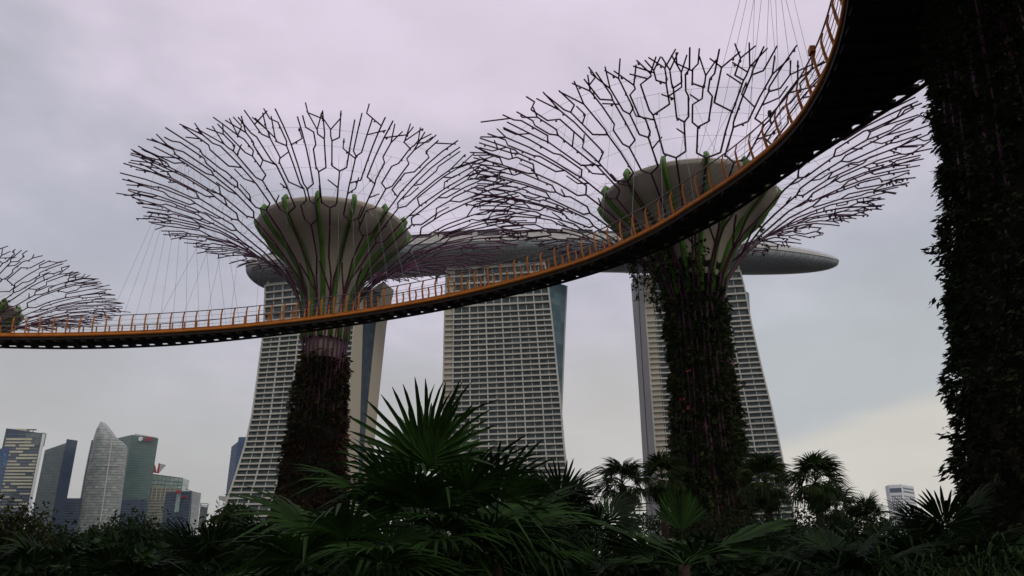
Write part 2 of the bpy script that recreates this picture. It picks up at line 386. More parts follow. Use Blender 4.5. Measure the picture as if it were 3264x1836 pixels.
# sky park: boat-shaped hull on the three towers
def skypark():
    A, Bm, C_ = Vector((-168, 512)), Vector((10, 472)), Vector((214, 496))
    ctl = 2 * Bm - (A + C_) / 2
    def cl_(t): return A * (1 - t) ** 2 + ctl * 2 * t * (1 - t) + C_ * t * t
    def tan_(t): return ((ctl - A) * (1 - t) + (C_ - ctl) * t).normalized()
    t = thing('sky_park', 'long grey boat-shaped roof deck resting across the three hotel towers', 'roof deck', (A.x, A.y, 193))
    off = Matrix.Translation((-A.x, -A.y, -193))
    n, k_n = 90, 20
    def half(u):
        if u > .66: q = (u - .66) / .34; return 20.5 * math.sqrt(max(0, 1 - q ** 2.2)) + .05
        return 20.5 if u > .03 else 20.5 * (.82 + 6 * u)
    def dep(u): return 12.5 * (min(1, (half(u) / 20.5)) ** .75)
    top = 205.5
    hull, rim = MB(), MB(); rows = []; rr = []
    us = [1 - (1 - i / n) ** 1.25 for i in range(n + 1)]
    for u in us:
        c = cl_(u); d = tan_(u); nn = Vector((d.y, -d.x)); w_ = half(u); D = dep(u); rw = []
        zt = top - 4.2 * (D / 12.5)
        for j in range(k_n + 1):
            an = math.pi * j / k_n; o = math.cos(an) * w_; z = zt - math.sin(an) ** .8 * (D - 3.0 * (D / 12.5))
            rw.append((c.x + nn.x * o, c.y + nn.y * o, z))
        rows.append(rw)
        rr.append([(c.x + nn.x * s * (w_ + e), c.y + nn.y * s * (w_ + e), z) for s, e, z in ((1, .0, zt), (1, .5, zt + .25), (1, .5, top - 1.2 * (1 - D / 12.5)), (-1, .5, top - 1.2 * (1 - D / 12.5)), (-1, .5, zt + .25), (-1, 0, zt))])
    for i in range(n):
        for j in range(k_n): hull.quad(rows[i][j], rows[i + 1][j], rows[i + 1][j + 1], rows[i][j + 1])
        for j in range(5): rim.quad(rr[i][j], rr[i + 1][j], rr[i + 1][j + 1], rr[i][j + 1])
    hull.add(rows[0], [tuple(range(k_n + 1))]); rim.add(rr[0], [tuple(range(6))]); rim.add(rr[-1], [tuple(range(6))])
    me = hull.mesh('hull', True); me.transform(off); link('hull', me, M['hullp'], t)
    mb_build(rim, 'rim_band', M['rim'], t, off)
    rnd = random.Random(4)
    # rooftop pavilions, canopies and planting near the edge
    for u0, u1, h, m, e in ((.30, .60, 3.6, 'roofd', 18.6), (.35, .47, 5.2, 'roofd', 17), (.61, .66, 3.0, 'roofd', 18), (.03, .09, 4.5, 'wallg', 15), (.74, .79, 1.5, 'wallg', 15.5), (.82, .85, 1.3, 'roofd', 11), (.15, .22, 3.2, 'roofd', 17)):
        b = MB(); m_n = 8
        for i in range(m_n):
            q = []
            for u in (u0 + (u1 - u0) * i / m_n, u0 + (u1 - u0) * (i + 1) / m_n):
                c = cl_(u); d = tan_(u); nn = Vector((d.y, -d.x)); q.append((c + nn * e, c + nn * (e - 14)))
            lo = [(*q[0][0], top + .002), (*q[1][0], top + .002), (*q[1][1], top + .002), (*q[0][1], top + .002)]
            b.hexa(lo, [(x, y, z + h) for x, y, z in lo])
        mb_build(b, 'rooftop_pavilion', M[m], t, off)
    for i in range(26):
        u = .30 + .27 * i / 25; c = cl_(u); d = tan_(u); nn = Vector((d.y, -d.x)); p = c + nn * 19.6
        if rnd.random() < .62:
            b = MB(); b.box((p.x, p.y, top + 1.3), (1.0 + rnd.random() * 1.6, .5, 1.3), math.atan2(d.y, d.x)); mb_build(b, 'cabana', M['slab'] if rnd.random() < .6 else M['wallg'], t, off)
    par = MB()
    for s_ in (1, -1):
        pts = []
        for u in us:
            c = cl_(u); d = tan_(u); nn = Vector((d.y, -d.x)); pts.append((c.x + nn.x * s_ * half(u) * .97, c.y + nn.y * s_ * half(u) * .97, top + 1.2 - 1.2 * (1 - dep(u) / 12.5)))
        par.tube(pts, .10, 4)
        for i in range(0, n, 2):
            p = pts[i]; par.tube([(p[0], p[1], p[2] - 1.3), p], .07, 4)
    mb_build(par, 'parapet_rail', M['wire'], t, off)
    for i in range(46):
        u = rnd.choice([rnd.uniform(.05, .3), rnd.uniform(.56, .72)]); c = cl_(u); d = tan_(u); nn = Vector((d.y, -d.x)); p = c + nn * rnd.uniform(11, 19)
        b = leaf_cloud(rnd.randint(0, 9999), 160, (1.6, 1.6, 1.3), .75, hollow=.3); o = link('roof_tree', b, LEAF[1], t); o.location = (p.x - A.x, p.y - A.y, top + 2.4 + rnd.random() - 193)
    return t

# ------------------------------------------------------------------ foliage meshes
def leaf_cloud(seed, n, rad, size, hollow=.0, clumps=None, aspect=.45, droop=.3, mname='crown'):
    """many small folded leaves filling an uneven ellipsoid, gathered in clumps"""
    r = np.random.default_rng(seed)
    k = clumps or max(6, n // 90)
    cd_ = r.normal(size=(k, 3)); cd_ /= np.linalg.norm(cd_, axis=1)[:, None]
    cr = r.uniform(hollow, 1, k) ** .5 * r.uniform(.75, 1.12, k)
    cc = cd_ * cr[:, None]
    idx = r.integers(0, k, n)
    p = cc[idx] + r.normal(size=(n, 3)) * (.17 + .1 * r.random(k))[idx][:, None]
    p *= np.array(rad)
    return leaves(mname, p, r, size, aspect, droop)
def leaves(mname, p, r, size, aspect=.45, droop=.3, outdir=None, lenvar=.5):
    n = len(p)
    a = r.normal(size=(n, 3)) if outdir is None else outdir + r.normal(size=(n, 3)) * .55
    a /= np.linalg.norm(a, axis=1)[:, None]; a[:, 2] -= droop * r.uniform(0, 2, n); a /= np.linalg.norm(a, axis=1)[:, None]
    b = np.cross(a, r.normal(size=(n, 3))); b /= np.linalg.norm(b, axis=1)[:, None]
    c = np.cross(a, b)
    Ls = size * r.uniform(1 - lenvar, 1 + lenvar, n)[:, None]; W = Ls * aspect * .5
    base = p; mid = p + a * Ls * .45 + c * Ls * .06
    v = np.empty((n, 5, 3)); v[:, 0] = base; v[:, 1] = mid + b * W; v[:, 2] = p + a * Ls - c * Ls * .12; v[:, 3] = mid - b * W; v[:, 4] = mid - c * W * .35
    V = v.reshape(-1, 3); o = np.arange(n)[:, None] * 5
    fs = np.concatenate([o + np.array([[0, 4, 1]]), o + np.array([[1, 4, 2]]), o + np.array([[2, 4, 3]]), o + np.array([[3, 4, 0]])], 1).reshape(-1, 3)
    me = bpy.data.meshes.new(mname); me.from_pydata(V.tolist(), [], fs.tolist()); me.update()
    return me

def make_hull_mat():
    m = M['hull'].copy(); m.name = 'hull_panels'; t = m.node_tree; b = t.nodes['Principled BSDF']
    old = b.inputs['Base Color'].links[0].from_socket
    co = t.nodes.new('ShaderNodeTexCoord'); mp_ = t.nodes.new('ShaderNodeMapping'); mp_.inputs['Rotation'].default_value = (0, 0, .1); mp_.inputs['Scale'].default_value = (.10, .10, 0)
    br = t.nodes.new('ShaderNodeTexBrick'); br.inputs['Scale'].default_value = 1; br.inputs['Mortar Size'].default_value = .022
    br.inputs['Color1'].default_value = (1, 1, 1, 1); br.inputs['Color2'].default_value = (.86, .86, .86, 1); br.inputs['Mortar'].default_value = (.55, .55, .55, 1)
    t.links.new(co.outputs['Object'], mp_.inputs[0]); t.links.new(mp_.outputs[0], br.inputs[0])
    mx = t.nodes.new('ShaderNodeMix'); mx.data_type = 'RGBA'; mx.blend_type = 'MULTIPLY'; mx.inputs[0].default_value = 1
    t.links.new(old, mx.inputs[6]); t.links.new(br.outputs[0], mx.inputs[7]); t.links.new(mx.outputs[2], b.inputs['Base Color'])
    return m
M['hullp'] = make_hull_mat()
skypark()

# ------------------------------------------------------------------ tree-shaped steel towers
def tree_tower(label, ax, ay, trunk, canopy, bowl, veg, plantmat, seed, nleaf, leafsize, nribs=27, wires=True):
    """trunk: [(r, z)...] planted shaft; canopy: [(r, z)...] branch profile from ground to rim; bowl: [(r, z)...] inner funnel"""
    rnd = random.Random(seed)
    t = thing('tree_tower', label, 'tree sculpture', (ax, ay, 0), 'tree-shaped steel towers')
    # concrete core and funnel
    zt_ = veg['top'] + veg.get('rise', 0) * .5 - .6; tr_ = lambda z: float(np.interp(z, [q for r, q in trunk], [r for r, q in trunk]))
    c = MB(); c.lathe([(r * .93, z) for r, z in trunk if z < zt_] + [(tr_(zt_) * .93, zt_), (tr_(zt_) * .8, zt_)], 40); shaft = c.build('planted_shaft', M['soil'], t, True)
    c = MB(); c.lathe([(tr_(z) * .84, z) for z in np.linspace(zt_ - .5, trunk[-1][1], 8)], 40); c.build('concrete_core', M['core'], t, True)
    b = MB(); b.lathe(bowl, 64); b.lathe([(r - .25, z + .05) for r, z in bowl][::-1], 64)
    b.lathe([(bowl[-1][0], bowl[-1][1]), (bowl[-1][0] + .12, bowl[-1][1] + .25), (bowl[-1][0] - .1, bowl[-1][1] + .45), (bowl[-1][0] - .25, bowl[-1][1] + .05)], 64)
    funnel = b.build('funnel', M['shell'], t, True)
    nb = 14
    for k in range(nb):
        a = 2 * math.pi * (k + .5) / nb; e = Vector((math.cos(a), math.sin(a), 0))
        gm = MB(); pts = [(e * (r + .10) + Vector((0, 0, z))) for r, z in bowl]
        R, Zt = bowl[-1]
        pts += [e * (R + .22) + Vector((0, 0, Zt + .35)), e * (R + .05) + Vector((0, 0, Zt + .68)), e * (R - .3) + Vector((0, 0, Zt + .55))]
        gm.tube(pts, [.21 - .004 * i for i in range(len(bowl))] + [.22, .2, .12], 6)
        gm.build('green_rib', M['green'], funnel, True)
    # branches; on the shaft the poles run just inside the planting
    canopy = [(min(r, tr_(z) * .90) if z < veg['top'] - .5 else r, z) for r, z in canopy]
    cz = [z for r, z in canopy]; cr_ = [r for r, z in canopy]
    arc = [0]
    for i in range(1, len(canopy)): arc.append(arc[-1] + math.hypot(cr_[i] - cr_[i - 1], cz[i] - cz[i - 1]))
    i0 = next(i for i, (r, z) in enumerate(canopy) if z >= veg['neck']); L0 = arc[i0]; LT = arc[-1]
    def S(s, ph):                                        # s<0: below the neck, 0..1 neck to rim
        l = L0 + s * (LT - L0) if s >= 0 else L0 * (1 + s)
        if l > LT:
            k = len(arc) - 1; f = (l - arc[k - 1]) / (arc[k] - arc[k - 1])
            r = cr_[k - 1] + (cr_[k] - cr_[k - 1]) * f; z = cz[k - 1] + (cz[k] - cz[k - 1]) * f
        else: r = float(np.interp(l, arc, cr_)); z = float(np.interp(l, arc, cz))
        return Vector((r * math.cos(ph), r * math.sin(ph), z))
    D = 2 * math.pi / nribs
    def path(mb, pts, r0, r1):
        pp = []
        for (s0, p0), (s1, p1) in zip(pts[:-1], pts[1:]):
            m = max(1, int(abs(s1 - s0) / .09))
            for i in range(m): pp.append((s0 + (s1 - s0) * i / m, p0 + (p1 - p0) * i / m))
        pp.append(pts[-1])
        P3 = [S(*q) for q in pp]
        mb.tube(P3, [r0 + (r1 - r0) * i / max(1, len(P3) - 1) for i in range(len(P3))], 5)
        for i in range(1, len(P3)):
            if rnd.random() < .3:
                q = P3[i - 1].lerp(P3[i], rnd.random()); mb.box((q.x, q.y, q.z - .07), (.055, .055, .08), rnd.random())
    def rad_at(q): return S(q, 0).to_2d().length
    for k in range(nribs):
        ph = D * k; mb = MB(); sg = 1 if k % 2 else -1
        # shaft poles that lean together and apart as they climb
        f0 = rnd.uniform(.24, .40)
        path(mb, [(-1, ph), (-.55, ph + sg * .25 * D), (-.22, ph - sg * .10 * D), (.05, ph + sg * .40 * D), (.13, ph + sg * .34 * D), (.22, ph), (f0, ph)], .085, .072)
        if k % 2: path(mb, [(.06, ph + sg * .40 * D), (.155, ph - sg * .55 * D), (.20, ph - sg * .8 * D)], .07, .07)
        def side(q, dphi): return max(.025, abs(dphi) * rad_at(q) / LT * rnd.uniform(1.0, 1.8))    # climb while swinging aside
        def grow(q, p, lo, hi, lev, rad):
            """a limb that owns the sector lo..hi: it runs on, may shift aside, forks, and ends in a tip"""
            w_ = hi - lo; end = rnd.uniform(.94, 1.01)
            nxt = q + (rnd.uniform(.06, .16) if lev == 0 else rnd.uniform(.10, .24))
            fork = nxt < .86 and w_ * rad_at(min(nxt, 1)) > .74
            if not fork: nxt = end
            pts = [(q, p)]
            k_ = q
            while nxt - k_ > .15 and rnd.random() < .48:          # zigzag as it climbs
                m_ = k_ + rnd.uniform(.06, .15); p2 = lo + w_ * (rnd.uniform(-.05, .35) if p > (lo + hi) / 2 else rnd.uniform(.65, 1.05)); c_ = side(m_, p2 - p)
                if m_ + c_ > nxt - .03: break
                pts += [(m_, p), (m_ + c_, p2)]; p = p2; k_ = m_ + c_
            if not fork and rnd.random() < .62:                    # the tip opens into a Y of twigs
                y0 = nxt - rnd.uniform(.07, .13)
                if y0 > pts[-1][0]:
                    dv = D * rnd.uniform(.10, .22); nxt0 = nxt
                    for sg_ in (1, -1): path(mb, [(y0, p), (nxt0 + rnd.uniform(-.03, .01), p + sg_ * dv * rnd.uniform(.7, 1.2))], rad * .9, .048)
                    nxt = y0
            pts.append((nxt, p)); path(mb, pts, rad, max(.050, rad * .9))
            if rnd.random() < .42 and nxt > .40:
                i_ = rnd.randrange(len(pts) - 1); (s0, p0), (s1, p1) = pts[i_], pts[i_ + 1]; u = rnd.uniform(.2, .9); ss, sp = s0 + (s1 - s0) * u, p0 + (p1 - p0) * u
                dv = D * rnd.uniform(.18, .40) * rnd.choice([-1, 1]); l = side(ss, dv) * 1.3
                path(mb, [(ss, sp), (ss + l, sp + dv)] + ([(ss + l + .06, sp + dv)] if rnd.random() < .5 else []), rad * .9, .048)
            if not fork: return
            cut = lo + w_ * rnd.uniform(.38, .62)
            for l_, h_, o_ in ((lo, cut, rnd.uniform(.10, .48)), (cut, hi, rnd.uniform(.52, .90))):
                t_ = l_ + (h_ - l_) * o_; c_ = side(nxt, t_ - p)
                path(mb, [(nxt, p), (nxt + c_, t_)], rad * .92, rad * .9); grow(nxt + c_, t_, l_, h_, lev + 1, max(.051, rad * .92))
        grow(f0, ph, ph - .5 * D, ph + .5 * D, 0, .072)
        mb.build('branch', M['steel'], t)
    if wires:
        for s in (.12, .22, .32, .44, .55, .66, .78, .88):
            wm = MB(); pts = [S(s, 2 * math.pi * i / 96) for i in range(97)]; wm.tube(pts, .010, 3, False); wm.build('ring_wire', M['wire'], t)
        wm = MB(); R, Zt = bowl[-1]
        for k in range(nribs):
            a = D * k; wm.tube([(R * math.cos(a), R * math.sin(a), Zt), S(.78, a + .5 * D)], .012, 3, False); wm.tube([(R * math.cos(a), R * math.sin(a), Zt), S(.45, a)], .014, 3, False)
        wm.build('spoke_wires', M['wire'], t)
    # planting on the shaft
    r = np.random.default_rng(seed + 5)
    per = 10; nt_ = nleaf // per
    zs = r.uniform(0, 1, nt_) * (veg['top'] + veg.get('rise', 0)); ph = r.uniform(0, 2 * math.pi, nt_)
    lim = veg['top'] + veg.get('rise', 0) * np.clip(np.cos(ph - veg.get('dir', 0)), 0, 1) + r.normal(size=nt_) * .5 - r.exponential(.5, nt_)
    keep = zs < lim; zs, ph = zs[keep], ph[keep]; nt_ = len(zs)
    clump = .16 * np.sin(ph * 7 + zs * 1.3) + .12 * np.sin(ph * 13 - zs * 2.1) + .14 * np.sin(zs * 3.1 + ph * 2)
    rad = np.interp(zs, [z for q, z in trunk], [q for q, z in trunk]) * .95 + (clump * .5 + r.exponential(.07, nt_)) * veg.get('clump', 1)
    cen = np.stack([rad * np.cos(ph), rad * np.sin(ph), zs], 1); od = np.stack([np.cos(ph), np.sin(ph), r.uniform(-.7, .5, nt_)], 1)
    p = np.repeat(cen, per, 0) + r.normal(size=(nt_ * per, 3)) * leafsize * .45
    me = leaves('planting', p, r, leafsize, veg.get('asp', .5), .30, np.repeat(od, per, 0) * veg.get('shag', 1), .7)
    link('planting', me, PLANT[plantmat], shaft)
    # arching blades and trailing stems
    n2 = veg.get('blades', 300); bl = MB()
    for i in range(n2):
        z0 = rnd.uniform(.05, 1) * (veg['top'] - 1); a = rnd.uniform(0, 2 * math.pi); rr = float(np.interp(z0, [z for q, z in trunk], [q for q, z in trunk])) * .93
        c0 = Vector((rr * math.cos(a), rr * math.sin(a), z0))
        for j in range(rnd.randint(4, 8)):
            dr = Vector((math.cos(a) + rnd.gauss(0, .5), math.sin(a) + rnd.gauss(0, .5), rnd.uniform(-.5, .9))).normalized(); ln = leafsize * rnd.uniform(1.4, 3.0); w_ = leafsize * .11
            sd_ = dr.cross(Vector((0, 0, 1))).normalized() * w_
            q0, q1, q2 = c0, c0 + dr * ln * .55, c0 + dr * ln * .95 - Vector((0, 0, ln * .3))
            bl.add([q0 + sd_ * .6, q0 - sd_ * .6, q1 + sd_, q1 - sd_, q2], [(0, 1, 3, 2), (2, 3, 4)])
    bl.build('arching_blades', PLANT[plantmat], shaft)
    if veg.get('vines'):
        vm = MB(); vp = []
        for i in range(veg['vines']):
            a = veg.get('dir', 0) + rnd.gauss(0, .8); z0 = veg['top'] + veg.get('rise', 0) * rnd.uniform(.2, .9); rr = float(np.interp(z0, cz, cr_)) * .98
            pts = [Vector((rr * math.cos(a), rr * math.sin(a), z0))]
            for j in range(rnd.randint(4, 9)): pts.append(pts[-1] + Vector((rnd.gauss(0, .12), rnd.gauss(0, .12), -rnd.uniform(.25, .45))))
            vm.tube(pts, .018, 3); vp += [tuple(q + Vector((rnd.gauss(0, .1), rnd.gauss(0, .1), 0))) for q in pts for _ in range(5)]
        tag(vm.build('vine_stems', M['bark'], shaft), kind='stuff')
        link('vine_leaves', leaves('vine_leaves', np.array(vp), r, .26, .6, .4), PLANT[plantmat], shaft)
    if veg.get('flowers'):
        fp_ = []
        for i in range(veg['flowers']):
            a = rnd.uniform(math.pi, 2 * math.pi); z0 = rnd.uniform(2, veg['top'] - 3); rr = float(np.interp(z0, [z for q, z in trunk], [q for q, z in trunk])) + .25
            fp_ += [(rr * math.cos(a) + rnd.gauss(0, .15), rr * math.sin(a) + rnd.gauss(0, .15), z0 + rnd.gauss(0, .2)) for _ in range(4)]
        link('red_flowers', leaves('red_flowers', np.array(fp_), r, .16, .8, .1), M['red'], shaft)
    return t
def prof(dz, R=16.6, rb=2.3):
    base = [(rb + .5, 0), (rb + .1, 3), (rb - .15, 8), (rb - .38, 14), (rb - .42, 19), (2.1, 23.4), (2.75, 25.3), (4.5, 27.3), (7.0, 29.3), (9.8, 30.8), (12.8, 31.8), (15.2, 32.2), (R, 32.3)]
    return [(r, z + (dz if z > 15 else 0)) for r, z in base]
BOWL = [(1.7, 20.5), (1.75, 22.8), (2.05, 24.6), (2.75, 26.2), (3.85, 27.7), (4.95, 28.7), (5.2, 28.9), (5.85, 29.6), (6.25, 30.2)]
def up(pr, dz): return [(r, z + dz) for r, z in pr]
TA, TB, TC, TD = (-15.3, 64.0), (12.9, 54.0), (-62.0, 86.0), (14.9, 20.0)
tree_tower('tree-shaped steel tower with reddish-brown planted trunk in front of the left hotel tower', *TA,
    [(3.8, 0), (3.3, 4), (2.6, 8), (2.25, 12), (1.95, 16), (1.78, 19), (1.8, 22), (1.9, 24)], prof(-.15, 16.9, 2.35), up(BOWL, .35),
    dict(neck=22.5, top=19.8, shag=1.3, blades=260, clump=.8), 'brown', 11, 26000, .26)
tree_tower('tree-shaped steel tower with dark green leafy trunk in front of the right hotel tower', *TB,
    [(2.95, 0), (2.6, 4), (2.22, 10), (1.95, 15), (1.88, 20), (2.15, 22.5), (3.0, 24.6), (4.3, 26.4), (5, 27.2)], prof(-2.25, 16.5, 2.5), up(BOWL[1:], -1.9),
    dict(neck=22.0, top=21.8, rise=4.4, dir=math.radians(190), shag=1.5, blades=420, clump=1.1, vines=28, flowers=14), 'green', 23, 36000, .26)
tree_tower('tree-shaped steel tower cut off by the left frame edge, only its canopy tips in view', *TC,
    [(2.8, 0), (2.3, 8), (2.0, 19), (1.9, 24)], prof(1.6, 16.8), [(r, z + 1.0) for r, z in BOWL],
    dict(neck=24.0, top=19, blades=60), 'green', 37, 4000, .3)
tree_tower('nearest tree-shaped tower, its dark planted trunk filling the right frame edge', *TD,
    [(4.2, 0), (3.85, 3), (3.5, 6), (3.1, 9), (2.66, 12), (2.3, 16), (2.2, 20), (2.4, 24)],
    [(3.95, 0), (3.55, 3), (3.2, 6), (2.8, 9), (2.5, 12), (2.3, 16), (2.3, 20), (2.7, 25), (3.6, 27), (5.2, 29), (7.6, 31), (10.4, 32.6), (13.3, 33.9), (16.8, 35)],
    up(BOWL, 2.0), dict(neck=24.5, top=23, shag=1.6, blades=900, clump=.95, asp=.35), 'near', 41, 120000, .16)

# ------------------------------------------------------------------ elevated walkway
def walkway():
    H = 18.0 + CAMZ
    near = [(-120, 1063), (0, 1067), (276, 1066), (552, 1054), (816, 1036), (1107, 1000), (1500, 937), (1900, 825), (2060, 736), (2227, 633), (2356, 552), (2484, 445), (2524, 397), (2586, 317), (2648, 199), (2698, 31)]
    far = [(-120, 1089), (0, 1095), (276, 1102), (552, 1090), (816, 1066), (1107, 1025), (1403, 981), (1800, 890), (2007, 819), (2180, 745), (2317, 676), (2400, 608), (2500, 545), (2586, 478), (2773, 360), (2940, 255)]
    def plan(l):
        r = []
        for px, py in l:
            p = P(px, py, 1.0); s = 18.0 / (p.z - CAMZ); r.append(Vector((p.x * s, s, 0)))
        return r
    na, fa = plan(near), plan(far)
    na += [na[-1] + Vector((-1.0, -3.2, 0)), na[-1] + Vector((-2.8, -7.0, 0))]
    fa += [fa[-1] + Vector((1.0, -3.2, 0)), fa[-1] + Vector((1.2, -7.5, 0)), fa[-1] + Vector((-.6, -12.5, 0))]
    def smoothline(p, it=3, n=220):
        p = [q.copy() for q in p]
        for _ in range(it):
            p = [p[0]] + [(p[i - 1] + p[i] * 2 + p[i + 1]) / 4 for i in range(1, len(p) - 1)] + [p[-1]]
        acc = [0]
        for a, b in zip(p[:-1], p[1:]): acc.append(acc[-1] + (b - a).length)
        # catmull-rom through them, sampled evenly
        dense = []
        for i in range(len(p) - 1):
            p0, p1, p2, p3 = p[max(i - 1, 0)], p[i], p[i + 1], p[min(i + 2, len(p) - 1)]
            for j in range(24):
                u = j / 24; dense.append(.5 * ((2 * p1) + (p2 - p0) * u + (2 * p0 - 5 * p1 + 4 * p2 - p3) * u * u + (3 * p1 - p0 - 3 * p2 + p3) * u ** 3))
        dense.append(p[-1]); ac = [0]
        for a, b in zip(dense[:-1], dense[1:]): ac.append(ac[-1] + (b - a).length)
        return [Vector((float(np.interp(q, ac, [v.x for v in dense])), float(np.interp(q, ac, [v.y for v in dense])), 0)) for q in np.linspace(0, ac[-1], n)], ac[-1]
    A, la = smoothline(na, 1); Fp, lf = smoothline(fa, 1)
    n = len(A)
    org = A[0]
    t = thing('elevated_walkway', 'curved elevated walkway with orange rails sweeping past the tree-shaped towers', 'walkway', (org.x, org.y, H))
    def W(v, z=0): return Vector((v.x - org.x, v.y - org.y, z))
    # far line matched to the near line by closest point, so cross-members run square
    acf = [0]
    Fm = []
    j = 0
    for i, a in enumerate(A):
        Fm.append(Fp[min(n - 1, int(round(i * (n - 1) / (n - 1))))])
    deck = MB()
    for i in range(n - 1):
        a, b, c, d = A[i], A[i + 1], A[i + 1].lerp(Fm[i + 1], .915), A[i].lerp(Fm[i], .915)
        deck.hexa([W(a, -.42), W(b, -.42), W(c, -.22), W(d, -.22)], [W(a, -.03), W(b, -.03), W(c, -.03), W(d, -.03)])
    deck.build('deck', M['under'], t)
    def at(line, s, ln):
        f = min(.9999, s / ln) * (n - 1); i = int(f); return line[i].lerp(line[i + 1], f - i)
    s = .9
    while s < la - .5:
        a, c = at(A, s, la), at(Fm, s / la * lf, lf); dr = (c - a).normalized(); sd_ = Vector((-dr.y, dr.x, 0)) * .22; s += 1.02
        lo = [a + dr * .1 - sd_, a + dr * .1 + sd_, c + sd_, c - sd_]; rib = MB()
        rib.hexa([W(p, -.55) if k < 2 else W(p, -.36) for k, p in enumerate(lo)], [W(p, -.31) if k < 2 else W(p, -.19) for k, p in enumerate(lo)])
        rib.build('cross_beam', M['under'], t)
    m = MB(); m.tube([W(p, -.12) for p in A], .115, 8); m.build('edge_pipe', M['orange'], t, True)
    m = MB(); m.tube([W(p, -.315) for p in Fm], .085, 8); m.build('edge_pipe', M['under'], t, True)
    m = MB()
    for i in range(n - 1):
        o0 = (Fm[i] - A[i]).normalized(); o1 = (Fm[i + 1] - A[i + 1]).normalized()
        m.hexa([W(A[i] + o0 * .10, .0), W(A[i + 1] + o1 * .10, .0), W(A[i + 1] + o1 * .2, .0), W(A[i] + o0 * .2, .0)], [W(A[i] + o0 * .10, .16), W(A[i + 1] + o1 * .10, .16), W(A[i + 1] + o1 * .2, .16), W(A[i] + o0 * .2, .16)])
    m.build('kerb', M['orange'], t)
    # posts, bent blades standing on the near edge
    def post(p, out_):
        b = MB(); tg = Vector((-out_.y, out_.x, 0)) * .045
        st = [(0, -.05), (.10, .5), (.14, 1.0), (.04, 1.34)]
        for (o0, z0), (o1, z1) in zip(st[:-1], st[1:]):
            w0, w1 = .10 - .03 * z0, .10 - .03 * z1
            q0 = [p + out_ * o0 - tg, p + out_ * o0 + tg, p + out_ * (o0 - w0) + tg, p + out_ * (o0 - w0) - tg]
            q1 = [p + out_ * o1 - tg, p + out_ * o1 + tg, p + out_ * (o1 - w1) + tg, p + out_ * (o1 - w1) - tg]
            b.hexa([W(q, z0) for q in q0], [W(q, z1) for q in q1])
        return b
    def at(line, s, ln):
        f = min(.9999, s / ln) * (n - 1); i = int(f); return line[i].lerp(line[i + 1], f - i)
    s = .4
    cnt = 0
    while s < la - .5 and cnt < 100:
        p = at(A, s, la); q = at(Fm, s / la * lf, lf); o_ = (p - q).normalized()
        post(p, o_).build('post', M['orange'], t); s += 1.02; cnt += 1
    fpst = MB(); s = .4
    while s < lf - .5:
        p = at(Fm, s, lf); q = at(A, s / lf * la, la); o_ = (p - q).normalized(); p = p - o_ * .35
        b = post(p, o_); fpst.add(b.v, b.f); s += 1.05
    tag(fpst.build('outer_posts', M['orange'], t), kind='stuff')
    for line, oth, inset in ((A, Fm, -.05), (Fm, A, .3)):
        for z, r, nm in ((1.34, .035, 'handrail'), (.62, .016, 'rail_wire'), (.30, .012, 'rail_wire'), (.95, .012, 'rail_wire')):
            if line is Fm and z in (.30, .95): continue
            m = MB(); m.tube([W(p + (q - p).normalized() * inset, z) for p, q in zip(line, oth)], r, 5); m.build(nm, M['rail'] if nm == 'handrail' else M['wire'], t)
    # small floodlights on the railing
    for px in (1390, 2604, 2470):
        i = min(range(n), key=lambda k: abs(proj(A[k].x, A[k].y, H + 1)[0] - px)); p = A[i]; o_ = (A[i] - Fm[i]).normalized()
        b = MB(); c = W(p + o_ * .12, 1.38); b.box(c, (.17, .10, .13) if px == 2604 else (.10, .07, .09), math.atan2(o_.y, o_.x) + 1.57); b.box((c.x, c.y, c.z - .3), (.03, .03, .2)); b.build('floodlight', M['blacksteel'] if px != 2604 else M['orange'], t)
    # hangers up to the canopies
    def hang(tree, rim, zt, i0, i1, step, side, squeeze=1.0, shift=0.0):
        """cables from the walkway edge up to the branches; squeeze gathers the upper ends"""
        c = Vector((tree[0], tree[1], 0)); line = A if side else Fm
        an = lambda i: math.atan2(line[i].y - c.y, line[i].x - c.x)
        mid = an((i0 + i1) // 2)
        for i in range(i0, i1, step):
            p = line[i]; a_ = mid + (an(i) - mid) * squeeze + shift; k = min(rim, 20)
            top = c + Vector((math.cos(a_), math.sin(a_), 0)) * k
            m = MB(); m.tube([W(p, .0), W(top, zt - H)], .010, 3, False); m.build('hanger_cable', M['wire'], t)
    return t, A, Fm, H, W, hang, la
def proj(x, y, z):
    z -= CAMZ; d = y * CT + z * ST; u = z * CT - y * ST
    return 1632 + F * x / d, 918 - F * u / d
WK, WA, WF, WH, WW, hang, wl = walkway()
nW = len(WA)
def idx_at(px): return min(range(nW), key=lambda k: abs(proj(WA[k].x, WA[k].y, WH)[0] - px) if k < nW * .85 else 9e9)
hang(TA, 13.6, 32.0, idx_at(330), idx_at(800), 3, True, .55, .18)
hang(TA, 10.0, 30.5, idx_at(430), idx_at(900), 6, False, .6, .35)
hang(TA, 12.0, 31.5, idx_at(1080), idx_at(1420), 4, True, .8, -.12)
hang(TB, 12.5, 30.0, idx_at(1700), idx_at(2420), 7, True, .8)
hang(TD, 9.0, 31.6, idx_at(2180), idx_at(2690), 4, True)
hang(TD, 12.0, 33.3, idx_at(2250), idx_at(2600), 7, False)

